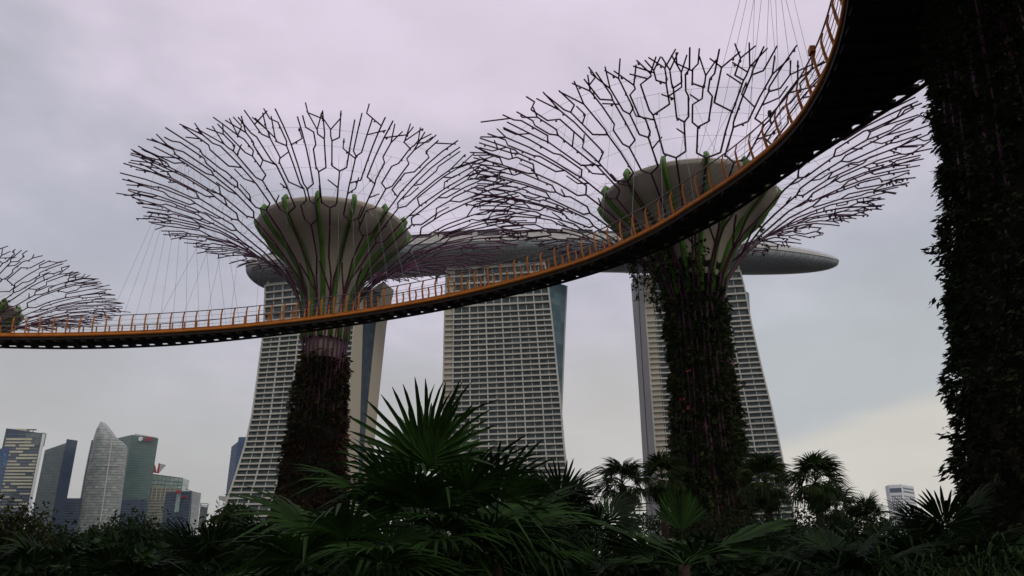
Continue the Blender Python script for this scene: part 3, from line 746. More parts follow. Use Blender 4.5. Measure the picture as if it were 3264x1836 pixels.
# ------------------------------------------------------------------ city skyline
def city_mats():
    M['navy'] = glass('navy_glass', (.016, .036, .072), (.030, .055, .095), .2, .10, .22)
    M['slate'] = glass('slate_glass', (.065, .090, .094), (.14, .17, .168), .3, .16, .26)
    M['sail'] = glass('silver_facade', (.21, .235, .225), (.42, .43, .385), .4, .20, .26)
    M['greenb'] = glass('green_glass', (.030, .085, .070), (.050, .115, .095), .25, .14, .24)
    M['beigeb'] = mat('beige_facade', (.34, .32, .23), .7, .2, var=.2, scale=.05)
    M['cream'] = mat('cream_panel', (.62, .58, .42), .7, .2, var=.2, scale=.05)
    M['bluegl'] = glass('blue_glass', (.018, .055, .14), (.03, .075, .17), .2, .10, .2)
    M['crown'] = glass('crown_glass', (.22, .33, .29), (.45, .55, .50), .2, .2, .2)
    M['steelb'] = mat('blue_grey_steel', (.16, .20, .21), .5, .3)
    M['signred'] = mat('sign_red', (.30, .025, .05), .5, .3); M['signwhite'] = mat('sign_white', (.80, .82, .80), .5, .3); M['signblue'] = mat('sign_blue', (.02, .22, .45), .5, .3)
city_mats()
def prism(mb, base, tops):
    n = len(base); o = len(mb.v)
    mb.v += [(p[0], p[1], 0) for p in base] + [(p[0], p[1], z) for p, z in zip(base, tops)]
    for i in range(n): mb.f.append((o + i, o + (i + 1) % n, o + n + (i + 1) % n, o + n + i))
    mb.f.append(tuple(o + n + i for i in range(n)))
def ringband(base, h, out_, z=0):
    """thin band proud of the walls"""
    c = sum((Vector((p[0], p[1])) for p in base), Vector((0, 0))) / len(base); b = MB()
    q = []
    for p in base:
        v = Vector((p[0], p[1])) - c; q.append(Vector((p[0], p[1])) + v.normalized() * out_)
    n = len(q)
    lo = [(v.x, v.y, z) for v in q]; hi = [(v.x, v.y, z + h) for v in q]
    b.add(lo + hi, [(i, (i + 1) % n, n + (i + 1) % n, n + i) for i in range(n)] + [tuple(range(n, 2 * n)), tuple(range(n))[::-1]])
    return b
def building(name, label, corners, depth, wall_m, band_m, fh=4.0, bh=1.2, zmin=6, band_out=.35, cat='building', maxbands=100, group=None):
    """corners: photo pixels with a depth each, left to right along the roofline of the visible faces"""
    pts = [P(*c) for c in corners]; base = [(p.x, p.y) for p in pts]; tops = [p.z for p in pts]
    yb = max(b[1] for b in base) + depth; xr, xl = base[-1][0] / base[-1][1], base[0][0] / base[0][1]
    base += [(xr * yb - .02 * depth, yb), (xl * yb + .02 * depth, yb)]; tops += [tops[-1], tops[0]]
    org = Vector((base[0][0], base[0][1], 0)); t = thing(name, label, cat, org, group)
    base = [(x - org.x, y - org.y) for x, y in base]
    m = MB(); prism(m, base, tops); m.build('wall', wall_m, t)
    if band_m:
        o0 = None; z = min(tops) - bh - 1; k = 0
        while z > zmin and k < maxbands:
            if o0 is None: o0 = ringband(base, bh, band_out).build('floor_band', band_m, t); o = o0
            else: o = dup(o0, t)
            o.location = (0, 0, z); z -= fh; k += 1
    return t, base, tops, org
# far-left navy block with the blue mark
t, b, z, o = building('office_tower', 'dark navy office block with light blue mark, at the left frame edge', [(-80, 1450, 1050), (34, 1422, 1060)], 40, M['bluegl'], M['steelb'], 4.2, .35, band_out=.12)
def on_face(t, o, px, py, Y): q = P(px, py, Y); return Vector((q.x - o.x, q.y - o.y, q.z))
m = MB()
for pl in ([(6, 1450), (14, 1447), (17, 1455), (9, 1461), (16, 1466), (14, 1474), (7, 1477)], [(10, 1476), (16, 1485)]):
    m.tube([on_face(t, o, x, y, 1048) for x, y in pl], .7, 4)
m.build('blue_mark', M['signblue'], t)
# patchwork tower
t, b, z, o = building('office_tower', 'tower with patchwork of cream strips over navy glass and a white right edge', [(20, 1365, 1150), (143, 1382, 1150)], 45, M['navy'], M['steelb'], 4.4, .4, band_out=.15)
rnd = random.Random(3)
x0, x1 = b[0][0], b[1][0]; wd = x1 - x0; zt = min(z)
for k in range(52):
    zz = zt - 8 - k * 4.4
    if zz < 20: break
    m = MB(); x = .06; hit = False
    dens = .85 if k < 14 else .50
    while x < .93:
        l = rnd.uniform(.08, .24); e = min(x + l, .93)
        if k < 4 and .62 < x: x = e; continue
        if rnd.random() < dens: m.box((x0 + wd * (x + e) / 2, -.45, zz), (wd * (e - x) / 2, .4, 1.05 if k % 2 else 1.25)); hit = True
        x = e + .004
    if hit: m.box((x0 + wd * .5, -.05, zz), (wd * .45, .06, .12)); m.build('cream_panel_row', M['cream'] if k < 22 else M['sail'], t)
m = MB(); m.box((x1 - .6, -.6, zt / 2), (1.5, 1.2, zt / 2 - .5)); m.build('edge_fin', M['white'], t)
m = MB(); m.box((x0 + wd * .25, 6, zt + 2.5), (wd * .25, 5, 4.5)); m.build('roof_block', M['cream'], t)
m = MB(); m.box((x0 + wd * .76, 3, zt - 8), (wd * .22, 3.6, 9)); m.build('crown_panel', M['slate'], t)
m = MB(); m.box((x0 + wd * .55, 4, zt + 6.2), (wd * .17, 1.2, .6)); m.box((x0 + wd * .45, 4, zt + 4), (.4, .4, 2.4)); m.box((x0 + wd * .65, 4, zt + 3), (.4, .4, 3.2)); m.build('roof_gantry', M['blacksteel'], t)
# grey slanted pair
t, b, z, o = building('office_tower', 'grey glass tower with slanting roofline and a taller dark slab at its right', [(143, 1435, 1250), (216, 1410, 1250)], 40, M['slate'], M['steelb'], 4.0, .8, band_out=.12)
q0, q1 = P(215, 1400, 1249), P(250, 1405, 1249); m = MB(); prism(m, [(q0.x - o.x, -3), (q1.x - o.x, -3), (q1.x - o.x - 18, 30), (q0.x - o.x - 18, 30)], [q0.z, q1.z, q1.z, q0.z]); m.build('side_slab', M['navy'], t)
m = MB()
for k in range(9):
    f = (k + .5) / 9; x = b[0][0] + (b[1][0] - b[0][0]) * f; m.box((x, -.3, (z[0] + (z[1] - z[0]) * f) / 2), (.35, .25, (z[0] + (z[1] - z[0]) * f) / 2 - 1))
m.build('mullions', M['steelb'], t)
building('office_block', 'low navy block seen between the grey slanted tower and the sail tower', [(196, 1588, 1290), (262, 1588, 1290)], 30, M['navy'], M['steelb'], 4, .4, band_out=.12)
# sail tower
def sail():
    Y = 1300
    left = [(322, 1343), (308, 1366), (297, 1400), (286, 1450), (272, 1520), (260, 1590), (250, 1650), (243, 1700)]
    right = [(322, 1343), (352, 1375), (364, 1391), (392, 1408), (405, 1424), (400, 1460), (385, 1600), (372, 1700)]
    Lp = [P(x, y, Y) for x, y in left]; Rp = [P(x, y, Y + 6) for x, y in right]
    org = Vector((Lp[-1].x, Y, 0)); t = thing('sail_tower', 'silver-grey tower with a pointed sail-shaped top in the skyline', 'building', org)
    ztop = Lp[0].z
    lz = [p.z for p in Lp][::-1]; lx = [p.x for p in Lp][::-1]; rz = [p.z for p in Rp][::-1]; rx = [p.x for p in Rp][::-1]
    def sec(z):
        a = float(np.interp(z, lz, lx)) - org.x; b_ = float(np.interp(z, rz, rx)) - org.x
        return [(a + (b_ - a) * i / 10, -7 * math.sin(math.pi * (i / 10) ** .8) * min(1, (b_ - a) / 30), z) for i in range(11)] + [(b_ - (b_ - a) * .1, 22, z), (a + (b_ - a) * .1, 22, z)]
    zs = [0] + list(np.linspace(20, ztop - .5, 50)); m = MB(); rows = [sec(z) for z in zs]; kk = 13
    for i in range(len(zs) - 1):
        for j in range(kk): m.quad(rows[i][j], rows[i][(j + 1) % kk], rows[i + 1][(j + 1) % kk], rows[i + 1][j])
    m.build('wall', M['sail'], t)
    k = 0; z = ztop - 14
    while z > 14 and k < 70:
        b_ = MB(); s0 = sec(z)[:11]; s1 = sec(z + .7)[:11]
        for i in range(10): b_.hexa([(s0[i][0], s0[i][1] - .35, z), (s0[i + 1][0], s0[i + 1][1] - .35, z), (s0[i + 1][0], s0[i + 1][1] + 1, z), (s0[i][0], s0[i][1] + 1, z)], [(s1[i][0], s1[i][1] - .35, z + .7), (s1[i + 1][0], s1[i + 1][1] - .35, z + .7), (s1[i + 1][0], s1[i + 1][1] + 1, z + .7), (s1[i][0], s1[i][1] + 1, z + .7)])
        b_.build('floor_band', M['slate'], t); z -= 4.2; k += 1
    ld = MB(); pts = [Vector(sec(z)[5 + (1 if z > 100 else 0)]) - Vector((0, 1.2, 0)) for z in np.linspace(8, ztop * .86, 30)]
    q0, q1 = P(316, 1690, Y - 9), P(356, 1405, Y - 9); a_, b2 = Vector((q0.x - org.x, -9.5, q0.z)), Vector((q1.x - org.x, -8.5, q1.z))
    ld.tube([a_, b2], .8, 4)
    for i in range(46):
        p = a_.lerp(b2, i / 45); ld.box((p.x, p.y + .4, p.z), (2.6, .25, .3))
    p = a_.lerp(b2, .72); ld.box((p.x + 3, p.y, p.z), (10, .5, .6))
    ld.build('ladder_mullion', M['rim'], t)
    em = MB(); sl = [Vector(sec(z)[0]) for z in np.linspace(5, ztop - 30, 20)]
    em.tube([p + Vector((-.8, 1, 0)) for p in sl], 2.0, 4); em.build('edge_fin', M['navy'], t)
sail()
# green tower with the sign
t, b, z, o = building('office_tower', 'dark green glass tower carrying a white emblem and red sign near its top', [(372, 1397, 1430), (421, 1386, 1400), (505, 1397, 1412)], 60, M['greenb'], M['steelb'], 4.1, .35, band_out=.15)
m = MB(); ec = on_face(t, o, 448, 1399, 1399)
for k in range(3):
    a = math.pi / 2 + k * math.pi / 3; d = Vector((math.cos(a), 0, math.sin(a)))
    m.tube([ec - d * 3.6, ec + d * 3.6], .8, 6)
    for s_ in (1, -1): m.box(ec + d * 2.9 * s_, (1.0, .5, 1.0), 0)
m.build('emblem', M['signwhite'], t)
def text(name, body, size, loc, m, parent, depth=.5, rx=math.radians(90), rz=0.0, xs=1.0):
    cu = bpy.data.curves.new(name, 'FONT'); cu.body = body; cu.size = size; cu.extrude = depth; cu.offset = size * .02
    o_ = bpy.data.objects.new(name, cu); me = bpy.data.meshes.new_from_object(o_); bpy.data.objects.remove(o_)
    me.transform(Matrix.Translation(loc) @ Matrix.Rotation(rz, 4, 'Z') @ Matrix.Rotation(rx, 4, 'X') @ Matrix.Diagonal((xs, 1, 1, 1)))
    return link(name, me, m, parent)
text('sign_letters', 'UBS', 9.5, on_face(t, o, 456, 1405, 1402), M['signred'], t, .8, rz=.05, xs=1.0)
m = MB(); q0, q1 = on_face(t, o, 425, 1388, 1404), on_face(t, o, 497, 1396, 1412); m.tube([q0 + Vector((0, 4, 3)), q1 + Vector((0, 4, 1))], 1.1, 4); m.build('roof_rail', M['rim'], t)
t2, b2, z2, o2 = building('office_block', 'navy glass podium block at the foot of the green glass tower', [(352, 1592, 1385), (470, 1592, 1385)], 12, M['navy'], M['steelb'], 4.1, .35, band_out=.15)
# beige block with glass crown
t, b, z, o = building('office_tower', 'beige banded office tower with open glass crown and red rooftop fins', [(462, 1548, 1480), (560, 1556, 1480)], 45, M['beigeb'], M['slate'], 5.0, 2.0, band_out=.25)
q0, q1 = on_face(t, o, 478, 1510, 1482), on_face(t, o, 582, 1524, 1482); zb = min(z)
m = MB(); m.hexa([(q0.x, 4, zb - 4), (q1.x, 4, zb - 4), (q1.x, 34, zb - 4), (q0.x, 34, zb - 4)], [(q0.x, 4, q0.z), (q1.x, 4, q1.z), (q1.x, 34, q1.z), (q0.x, 34, q0.z)]); m.build('glass_crown', M['crown'], t)
m = MB()
for i in range(9):
    p = q0.lerp(q1, i / 8); m.tube([(p.x, 3.6, zb - 5), (p.x, 3.6, p.z)], .6, 4)
for f in (0, .3, .6, 1):
    m.tube([(q0.x, 3.6, zb + (q0.z - zb) * f), (q1.x, 3.6, zb + (q1.z - zb) * f)], .6, 4)
m.build('crown_frame', M['steelb'], t)
for pl in ([(486, 1506), (488, 1484), (494, 1482), (499, 1508)], [(500, 1508), (507, 1476), (511, 1478), (507, 1508)]):
    p = [on_face(t, o, x, y, 1490) for x, y in pl]; m = MB(); m.hexa([q - Vector((0, 1.5, 0)) for q in p], [q + Vector((0, 1.5, 0)) for q in p]); m.build('red_fin', M['red'], t)
p = [on_face(t, o, x, y, 1490) for x, y in ((506, 1477), (529, 1482), (513, 1500), (504, 1508))]; m = MB(); m.hexa([q - Vector((0, 1, 0)) for q in p], [q + Vector((0, 1, 0)) for q in p]); m.build('grey_fin', M['rim'], t)
m = MB()
for i in range(7):
    p = on_face(t, o, 470 + i * 14, 1575, 1478); m.box((p.x, p.y, p.z), (.4, .4, 11))
m.build('window_mullions', M['cream'], t)
# dark block with red lettering
t, b, z, o = building('office_tower', 'dark navy office block with pale green stripe and red lettering', [(529, 1568, 1240), (612, 1565, 1215), (641, 1572, 1260)], 40, M['navy'], M['steelb'], 4.0, .3, band_out=.15)
p = [on_face(t, o, x, y, Y_) for x, y, Y_ in ((565, 1572, 1226), (577, 1572, 1222), (570, 1632, 1222), (556, 1632, 1226))]; m = MB(); m.hexa(p, [q - Vector((0, .9, 0)) for q in p]); m.build('green_stripe', M['crown'], t)
p = [on_face(t, o, x, y, Y_) for x, y, Y_ in ((561, 1564, 1224), (576, 1560, 1221), (576, 1571, 1221), (564, 1574, 1224))]; m = MB(); m.hexa(p, [q - Vector((0, 1.2, 0)) for q in p]); m.build('red_panel', M['red'], t)
text('sign_letters', 'HITACHI', 4.6, on_face(t, o, 576, 1588, 1222), M['signred'], t, .5, rz=-.29, xs=.95)
p = [on_face(t, o, x, y, Y_) for x, y, Y_ in ((614, 1567, 1218), (641, 1574, 1260), (628, 1690, 1258), (604, 1690, 1216))]; m = MB(); m.hexa(p, [q - Vector((.3, .6, 0)) for q in p]); m.build('grey_side_panel', M['slate'], t)
m = MB(); q0 = on_face(t, o, 612, 1566, 1225); q1 = on_face(t, o, 592, 1559, 1225); m.tube([q0, q1], .45, 4); m.build('roof_boom', M['blacksteel'], t)
m = MB(); m.tube([on_face(t, o, 612, 1565, 1214), on_face(t, o, 598, 1690, 1214)], .5, 4); m.build('corner_trim', M['steelb'], t)
t, b, z, o = building('office_block', 'narrow slate block with open roof frame beside the dark navy block', [(639, 1613, 1300), (663, 1616, 1300)], 30, M['slate'], M['steelb'], 4, .6, band_out=.12)
m = MB(); c4 = [(b[i][0], b[i][1], z[i]) for i in range(4)]; tp = [(x, y, zz + 4.6) for x, y, zz in c4]
for i in range(4): m.tube([c4[i], tp[i]], .4, 4); m.tube([tp[i], tp[(i + 1) % 4]], .5, 4)
m.build('roof_frame', M['blacksteel'], t)
building('office_block', 'low blue-grey block at the skyline foot left of the left hotel tower', [(655, 1680, 1350), (700, 1676, 1350)], 30, M['navy'], M['red'], 8, 1.0, zmin=12, band_out=.2)
t, b, z, o = building('pavilion', 'low white roofed pavilion just above the trees beside the left hotel tower', [(600, 1696, 800), (690, 1697, 800)], 12, M['white'], None)
# blue tower behind the left hotel tower
t, b, z, o = building('office_tower', 'blue glass tower with stepped top peeking out left of the left hotel tower', [(738, 1424, 900), (758, 1408, 892), (850, 1408, 892)], 40, M['bluegl'], M['navy'], 4.2, .5, band_out=.15)
q0, q1 = on_face(t, o, 757, 1391, 900), on_face(t, o, 840, 1391, 900); m = MB(); m.hexa([(q0.x, 4, q0.z - 14), (q1.x, 4, q0.z - 14), (q1.x, 30, q0.z - 14), (q0.x, 30, q0.z - 14)], [(q0.x, 4, q0.z), (q1.x, 4, q0.z), (q1.x, 30, q0.z), (q0.x, 30, q0.z)]); m.build('roof_block', M['bluegl'], t)
# boom-like terrace roof
t = thing('roof_terrace', 'pale grey slab roof on slender posts jutting out left of the left hotel tower', 'pavilion', (P(700, 1600, 560).x, 560, 0))
o = t.location; m = MB(); p = [on_face(t, o, x, y, 560) for x, y in ((697, 1592), (730, 1598), (732, 1584), (697, 1580))]; m.hexa(p, [q + Vector((0, 10, 0)) for q in p]); m.build('roof_slab', M['rim'], t)
m = MB()
for px in (700, 712, 724):
    q = on_face(t, o, px, 1594, 562); m.tube([(q.x, q.y, 0), q], .12, 4)
for py in (1612, 1632, 1652, 1672):
    m.tube([on_face(t, o, 698, py, 562), on_face(t, o, 724, py, 562)], .10, 4)
m.build('posts', M['steelb'], t)
# far-right hotel block
t, b, z, o = building('hotel_block', 'small white high-rise with window grid and chamfered corner near the nearest trunk', [(2821, 1551, 1300), (2832, 1546, 1288), (2872, 1544, 1282), (2912, 1551, 1310)], 40, M['white'], None, cat='building')
def face_grid(p0, p1, x0f, x1f, ztop, nc, nr, dz, m_, ww=.66, hh=.6):
    d = Vector((p1[0] - p0[0], p1[1] - p0[1], 0)); ln = d.length; d.normalize(); nrm = Vector((d.y, -d.x, 0))
    for r_ in range(nr):
        mb = MB(); z0 = ztop - r_ * dz
        for c_ in range(nc):
            a = x0f + (x1f - x0f) * (c_ + .5) / nc; w_ = (x1f - x0f) * ln / nc * ww / 2; q = Vector((p0[0], p0[1], 0)) + d * ln * a
            lo = [q - d * w_ - nrm * .3, q + d * w_ - nrm * .3, q + d * w_ + nrm * .12, q - d * w_ + nrm * .12]
            mb.hexa([v + Vector((0, 0, z0 - dz * hh)) for v in lo], [v + Vector((0, 0, z0)) for v in lo])
        mb.build('window_row', m_, t)
M['hwin'] = mat('hotel_window', (.06, .085, .13), .3, .5, island=.4)
face_grid(b[1], b[2], .06, .94, z[1] - 16, 6, 14, 4.2, M['hwin']); face_grid(b[2], b[3], .08, .95, z[2] - 16, 6, 14, 4.2, M['hwin'])
face_grid(b[1], b[2], .02, .98, z[1] - 5, 1, 1, 9, M['hwin'], .98, .75); face_grid(b[2], b[3], .1, .95, z[2] - 4, 1, 2, 5, M['hwin'], .98, .5)

# ------------------------------------------------------------------ vegetation
def fan_frond(seed, R=1.2, pet=1.0, n=34, arc=250, droop=.25, fuse=.38, wd=1.0, cup=.18, mname='frond'):
    """petiole along +x, then a fan of pleated blades in the xy plane"""
    r = random.Random(seed); b = MB()
    sag = pet * .10
    b.tube([(0, 0, 0), (pet * .5, 0, sag * .8), (pet, 0, sag * .6)], [.030, .022, .014], 4)
    hub = Vector((pet, 0, sag * .6))
    for i in range(n):
        f = (i + .5) / n - .5; a = math.radians(arc) * f + r.gauss(0, .02)
        L_ = R * (1 - .35 * abs(f * 2) ** 2) * r.uniform(.86, 1.06)
        d = Vector((math.cos(a), math.sin(a), 0)); sd_ = Vector((-math.sin(a), math.cos(a), 0))
        half = math.radians(arc) / n * .5 * wd
        pts = []
        dr = droop * r.uniform(.7, 1.35); bend = r.random() < .16
        prev = hub
        for k, (u, wf) in enumerate(((.05, 1), (fuse, 1), (max(.66, fuse + .08), .80), (.88, .55), (1.0, .10))):
            z = cup * u * (1 - u) * 2 * R * .4 - dr * L_ * max(0, u - .3) ** 2 * 1.3 + cup * .5 * R * u * (1 if abs(f) > .3 else .3)
            if bend and u > .65: z -= (u - .65) * L_ * 1.1
            wdt = math.tan(half) * L_ * (u if u <= fuse else fuse) * wf * 1.02
            c = hub + d * L_ * u + Vector((0, 0, z)); fold = wdt * .55
            pts.append((c - sd_ * wdt, c + Vector((0, 0, fold)), c + sd_ * wdt))
        o = len(b.v)
        for q in pts: b.v += [tuple(p) for p in q]
        for k in range(len(pts) - 1):
            for j in (0, 1): b.f.append((o + k * 3 + j, o + k * 3 + j + 1, o + k * 3 + j + 4, o + k * 3 + j + 3))
    return b.mesh(mname)
FR = {}
def fronds(key, nv=4, **kw):
    if key not in FR: FR[key] = [fan_frond(100 + i * 7 + len(key), **kw) for i in range(nv)]
    return FR[key]
def trunk_mesh(h, r0, r1, lean=(0, 0), seed=0, rings=True):
    b = MB(); rnd = random.Random(seed); n = 14
    pts = []; rs = []
    for i in range(n + 1):
        u = i / n; pts.append((lean[0] * u * u, lean[1] * u * u, h * u)); rs.append((r0 + (r1 - r0) * u) * (1 + (.10 if rings and i % 2 else 0) + rnd.gauss(0, .02)) * (1.25 if i == 0 else 1))
    b.tube(pts, rs, 10); return b
def palm(label, x, y, h, key, nf, seed, lmat, el=(-35, 85), sc=1.0, cat='palm', name='fan_palm', r0=.10, skirt=0, group=None, manual=()):
    rnd = random.Random(seed); t = thing(name, label, cat, (x, y, 0), group or 'fan palms in the garden')
    trunk_mesh(h, r0 * 1.1, r0 * .85, (0, 0), seed).build('trunk', M['bark'], t, True)
    ms = fronds(key)
    ga = math.pi * (3 - math.sqrt(5))
    def put(az_, e, s_, roll=0.0, m_=None):
        me = m_ or rnd.choice(ms); o_ = link('frond', me, lmat, t)
        o_.matrix_local = Matrix.Translation((0, 0, h - .05 + .25 * sc * max(0, math.sin(e)))) @ Matrix.Rotation(az_, 4, 'Z') @ Matrix.Rotation(-e, 4, 'Y') @ Matrix.Rotation(roll, 4, 'X') @ Matrix.Scale(s_, 4)
    for i in range(nf):
        u = (i + .5) / nf; e = math.radians(el[0] + (el[1] - el[0]) * u ** .9 + rnd.gauss(0, 6))
        put(i * ga + rnd.gauss(0, .15), e, sc * rnd.uniform(.82, 1.12), rnd.gauss(0, .25))
    for az_, e, s_, roll in manual: put(math.radians(az_), math.radians(e), s_, math.radians(roll))
    for i in range(skirt):
        put(i * ga + rnd.gauss(0, .3), math.radians(rnd.uniform(-80, -55)), sc * rnd.uniform(.7, .95), rnd.gauss(0, .4))
    return t
fronds('big', 5, R=1.3, pet=1.0, n=25, arc=225, droop=.30, fuse=.42, cup=.14)
fronds('wash', 4, R=1.1, pet=.85, n=26, arc=215, droop=1.0, fuse=.66, cup=.05)
fronds('stiff', 3, R=1.5, pet=.9, n=26, arc=125, droop=.06, fuse=.82, cup=.10)
fronds('cory', 4, R=1.5, pet=1.5, n=46, arc=300, droop=.12, fuse=.62, cup=.25)
fronds('mid', 4, R=1.0, pet=.9, n=28, arc=230, droop=.45, fuse=.5, cup=.12)
def gp(px, py, Y): return P(px, py, Y)
# main foreground palm
c = gp(1340, 1750, 12.0)
palm('large dark green fan palm filling the lower centre foreground', c.x, 12.0, c.z, 'big', 18, 5, LEAF[0], (-60, 42), .86,
     manual=[(-100, 78, 1.0, 0), (-50, 72, .98, 12), (205, 50, .82, 10), (-20, 40, .95, -15), (-95, 36, .85, 5), (-65, 2, .85, 10), (-120, -4, .85, -10), (190, 8, .95, 20), (-10, 6, .98, -20), (-88, -28, .9, 0), (90, 72, 1.0, 10), (150, 58, .85, 0)])
c = gp(1330, 1800, 17.0)
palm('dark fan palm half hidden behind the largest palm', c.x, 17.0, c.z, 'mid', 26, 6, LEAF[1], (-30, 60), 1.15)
c = gp(1130, 1870, 11.0)
palm('shorter fan palm with splayed leaves just left of the largest palm', c.x, 11.0, c.z, 'big', 18, 8, LEAF[0], (-35, 40), .8, name='fan_palm')
c = gp(1585, 1790, 13.0)
palm('fan palm with drooping leaves just right of the largest palm', c.x, 13.0, c.z, 'big', 20, 9, LEAF[0], (-45, 45), .85, name='fan_palm')
# palms in the middle distance
c = gp(1985, 1548, 40)
palm('tall fan palm with drooping leaf tips, leftmost of the palms between the hotel towers', c.x, 40, c.z, 'wash', 26, 15, LEAF[3], (-45, 80), .74, name='fan_palm', r0=.2, skirt=10)
c = gp(2110, 1530, 43)
palm('fan palm tucked against the left side of the leafy green trunk', c.x, 43, c.z, 'wash', 24, 16, LEAF[3], (-45, 80), .78, name='fan_palm', r0=.2, skirt=8)
c = gp(2440, 1545, 44)
palm('fan palm in front of the right hotel tower, right of the leafy green trunk', c.x, 44, c.z, 'wash', 28, 17, LEAF[3], (-55, 80), .85, name='fan_palm', r0=.2, skirt=10)
c = gp(2600, 1540, 40)
palm('tall fan palm silhouetted on the cream sky right of the right hotel tower', c.x, 40, c.z, 'wash', 30, 18, LEAF[3], (-40, 84), .80, name='fan_palm', r0=.2, skirt=14)
c = gp(2665, 1625, 42)
palm('low fan palm at the right foot of the tall silhouetted palm', c.x, 42, c.z, 'wash', 22, 19, LEAF[3], (-40, 70), .75, name='fan_palm', r0=.2, skirt=6)
c = gp(2765, 1668, 38)
palm('fan palm left of the small white high-rise', c.x, 38, c.z, 'mid', 22, 20, LEAF[3], (-30, 80), .75, name='fan_palm', r0=.2, skirt=4)
# wide stiff leaves in the foreground
c = gp(2180, 1800, 13.5)
palm('stiff fan palm with one upright bright leaf before the leafy green trunk', c.x, 13.5, c.z, 'stiff', 7, 21, LEAF[0], (0, 22), .62, name='fan_palm', manual=[(-90, 86, .46, 0), (-10, 20, .8, 10), (190, 22, .8, -10)])
for px, py, Y_, lb, key, nf, sd_, lm, el, sc_ in (
  (1900, 1800, 17, 'dark fan palm between the largest palm and the stiff fan palm', 'mid', 18, 22, 0, (-30, 55), .9),
  (1770, 1745, 19, 'bushy fan palm below the middle hotel tower base', 'mid', 24, 24, 1, (-40, 70), 1.0),
  (3045, 1815, 15, 'broad pleated fan palm at the foot of the nearest planted trunk', 'cory', 10, 25, 1, (-10, 60), .55),
  (2700, 1870, 14, 'dark fan palm spreading at the bottom right below the silhouetted palms', 'cory', 12, 26, 1, (-10, 40), .5),
  (650, 1890, 14, 'soft-leaved fan palm below the left hotel tower base', 'cory', 14, 27, 0, (-20, 60), .45),
  (850, 1840, 15, 'fan palm at the foot of the reddish planted trunk', 'mid', 18, 28, 0, (-30, 60), .75),
  (130, 1900, 15, 'leftmost foreground fan palm below the patchwork tower', 'mid', 18, 29, 1, (-30, 50), .75),
  (390, 1950, 13, 'low dark fan palm below the sail-topped tower', 'mid', 16, 30, 1, (-30, 45), .65)):
    c = gp(px, py, Y_); palm(lb, c.x, Y_, max(.7, c.z), key, nf, sd_, LEAF[lm], el, sc_)

# broadleaf trees and shrubs
CROWN = {}
def crown(key, n, rad, size, **kw):
    if key not in CROWN: CROWN[key] = leaf_cloud(hash(key) % 1000 if False else len(CROWN) * 31 + 7, n, rad, size, **kw)
    return CROWN[key]
def tree(label, px, ytop, Y, wpx, lmat, key, n=4200, size=.17, asp=1.0, name='broadleaf_tree', cat='tree', hollow=.25):
    top = gp(px, ytop, Y); R = wpx / F * Y * 1.05; x = top.x
    h = top.z; rz = min(R * asp, h * .62)
    t = thing(name, label, cat, (x, Y, 0), 'broadleaf trees in the garden')
    cz_ = h - rz * .98
    b = MB(); rnd = random.Random(int(px)); b.tube([(0, 0, 0), (.03, 0, cz_ * .6), (0, .05, cz_)], [.16, .13, .09], 7)
    for k in range(7):
        a = k * 2.4; b.tube([(0, 0, cz_ * rnd.uniform(.5, .9)), (R * .35 * math.cos(a), R * .35 * math.sin(a), cz_ + rz * rnd.uniform(-.1, .3)), (R * .7 * math.cos(a), R * .7 * math.sin(a), cz_ + rz * rnd.uniform(.1, .6))], [.07, .05, .02], 5)
    b.build('trunk', M['bark'], t, True)
    me = leaf_cloud(int(px * 7 + Y), n, (R, R * .9, rz), size, hollow=hollow, clumps=max(26, n // 80)); o_ = link('crown', me, lmat, t); o_.location = (0, 0, cz_)
    return t
trees = [
 ('brownish round bush at the left frame edge under the patchwork tower', 50, 1625, 24, 120, 2),
 ('dark bushy tree under the grey slanted tower', 210, 1705, 26, 110, 1),
 ('dark tree under the sail-topped tower', 330, 1705, 28, 90, 1),
 ('rounded dark tree under the green glass tower, tallest on the left', 440, 1650, 27, 110, 1),
 ('low dark tree under the dark navy block with red lettering', 570, 1705, 30, 100, 1),
 ('leafy tree overlapping the foot of the left hotel tower', 775, 1625, 30, 95, 4),
 ('dark shrubby tree right of the largest palm under the middle hotel tower', 1700, 1560, 26, 110, 1),
 ('low dark tree left of the palms between the hotel towers', 1830, 1575, 32, 90, 1),
 ('olive tree around the foot of the leafy green trunk', 2300, 1640, 34, 130, 2),
 ('dark tree under the palm in front of the right hotel tower', 2480, 1640, 30, 130, 1),
 ('wide dark tree under the silhouetted palms', 2640, 1640, 28, 140, 1),
 ('dark tree under the small white high-rise', 2830, 1680, 30, 130, 1),
 ('small dark tree by the foot of the nearest trunk', 2960, 1660, 27, 100, 1),
 ('dark tree behind the foot of the reddish planted trunk', 960, 1640, 38, 120, 1),
]
for i, (lb, px, yt, Y_, wp, lm) in enumerate(trees):
    tree(lb, px, yt, Y_, wp, LEAF[lm], i, n=9000 if lm != 4 else 5200, size=.12 if lm != 4 else .22)
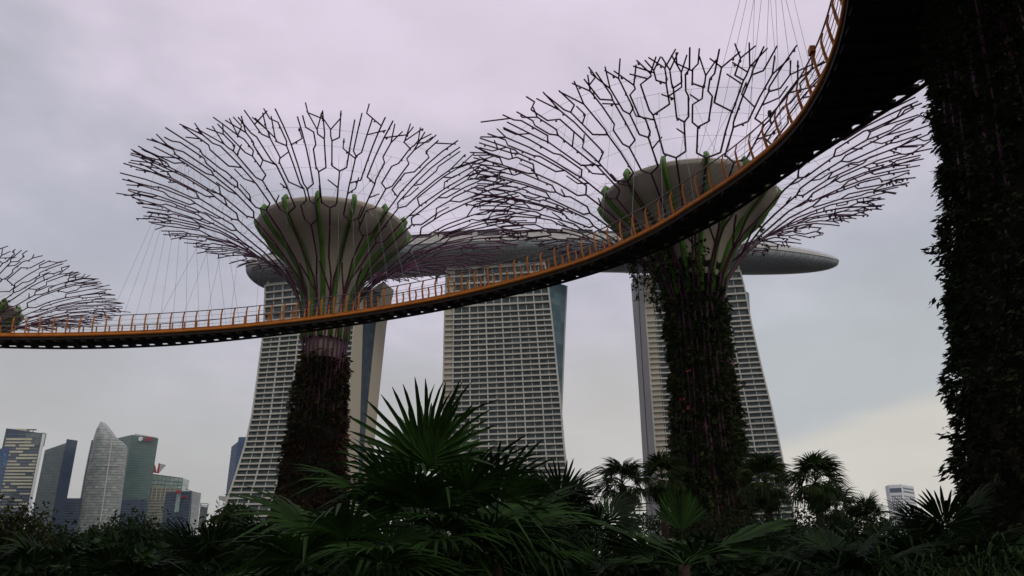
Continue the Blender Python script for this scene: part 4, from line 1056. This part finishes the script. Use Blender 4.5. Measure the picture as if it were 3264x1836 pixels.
# hedge of dark mixed leaves that closes the view under the trees: nobody could count it
def hedge():
    r = np.random.default_rng(77); n = 90000; n2 = 35000
    Y_ = np.concatenate([r.uniform(14, 44, n - n2), r.uniform(46, 60, n2)]); px = r.uniform(-250, 3500, n)
    top = 1762 + 24 * np.sin(px * .011) + 18 * np.sin(px * .027 + 1) + 14 * np.sin(px * .06 + Y_) - np.where(Y_ > 45, 40 + 50 * np.clip((px - 1500) / 400, 0, 1), 0)
    x = (px - 1632) / F * Y_ * 1.0
    v = (918 - top) / F; ztop = CAMZ + Y_ * (ST + v * CT) / (CT - v * ST)
    z = ztop * (1 - r.random(n) ** 2.2 * .95)
    p = np.stack([x, Y_, z], 1)
    me = leaves('understorey', p, r, .28, .42, .25)
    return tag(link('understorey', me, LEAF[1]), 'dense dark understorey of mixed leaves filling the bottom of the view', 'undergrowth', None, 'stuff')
hedge()
def reeds():
    rnd = random.Random(9)
    c = gp(3120, 1830, 11); t = thing('reed_clump', 'clump of arching narrow-leaved reeds at the bottom right corner', 'plant', (c.x, 11, 0))
    for k in range(36):
        b = MB(); a = rnd.uniform(0, 6.28); rr = rnd.uniform(0, 1.4); x0, y0 = rr * math.cos(a), rr * math.sin(a) * .5; h = c.z + rnd.uniform(-.1, .6)
        pts = [(x0, y0, 0), (x0 + rnd.gauss(0, .1), y0, h * .7), (x0 + rnd.gauss(0, .25), y0 + rnd.gauss(0, .1), h)]
        b.tube(pts, [.012, .009, .005], 3)
        for j in range(9):
            f = rnd.uniform(.55, 1); p = Vector(pts[1]).lerp(Vector(pts[2]), (f - .55) / .45); aa = rnd.uniform(0, 6.28); l = rnd.uniform(.2, .42)
            d = Vector((math.cos(aa), math.sin(aa), .5)).normalized(); q = p + d * l * .5; e = p + d * l * .9 - Vector((0, 0, l * .6)); s_ = Vector((-math.sin(aa), math.cos(aa), 0)) * .014
            b.add([p, q + s_, q - s_, e], [(0, 1, 2), (1, 3, 2)])
        b.build('stem', LEAF[4], t)
reeds()

# ------------------------------------------------------------------ air
hz = MB(); hz.hexa([(-2600, -150, -1), (2600, -150, -1), (2600, 2300, -1), (-2600, 2300, -1)], [(-2600, -150, 330), (2600, -150, 330), (2600, 2300, 330), (-2600, 2300, 330)])
hm = bpy.data.materials.new('air'); hm.use_nodes = True; ht = hm.node_tree
for n in list(ht.nodes):
    if n.type != 'OUTPUT_MATERIAL': ht.nodes.remove(n)
pv = ht.nodes.new('ShaderNodeVolumePrincipled'); pv.inputs['Color'].default_value = (.86, .89, .92, 1); pv.inputs['Density'].default_value = .00006; pv.inputs['Anisotropy'].default_value = .2
ht.links.new(pv.outputs[0], ht.nodes['Material Output'].inputs['Volume'])
tag(hz.build('haze', hm), kind='stuff')
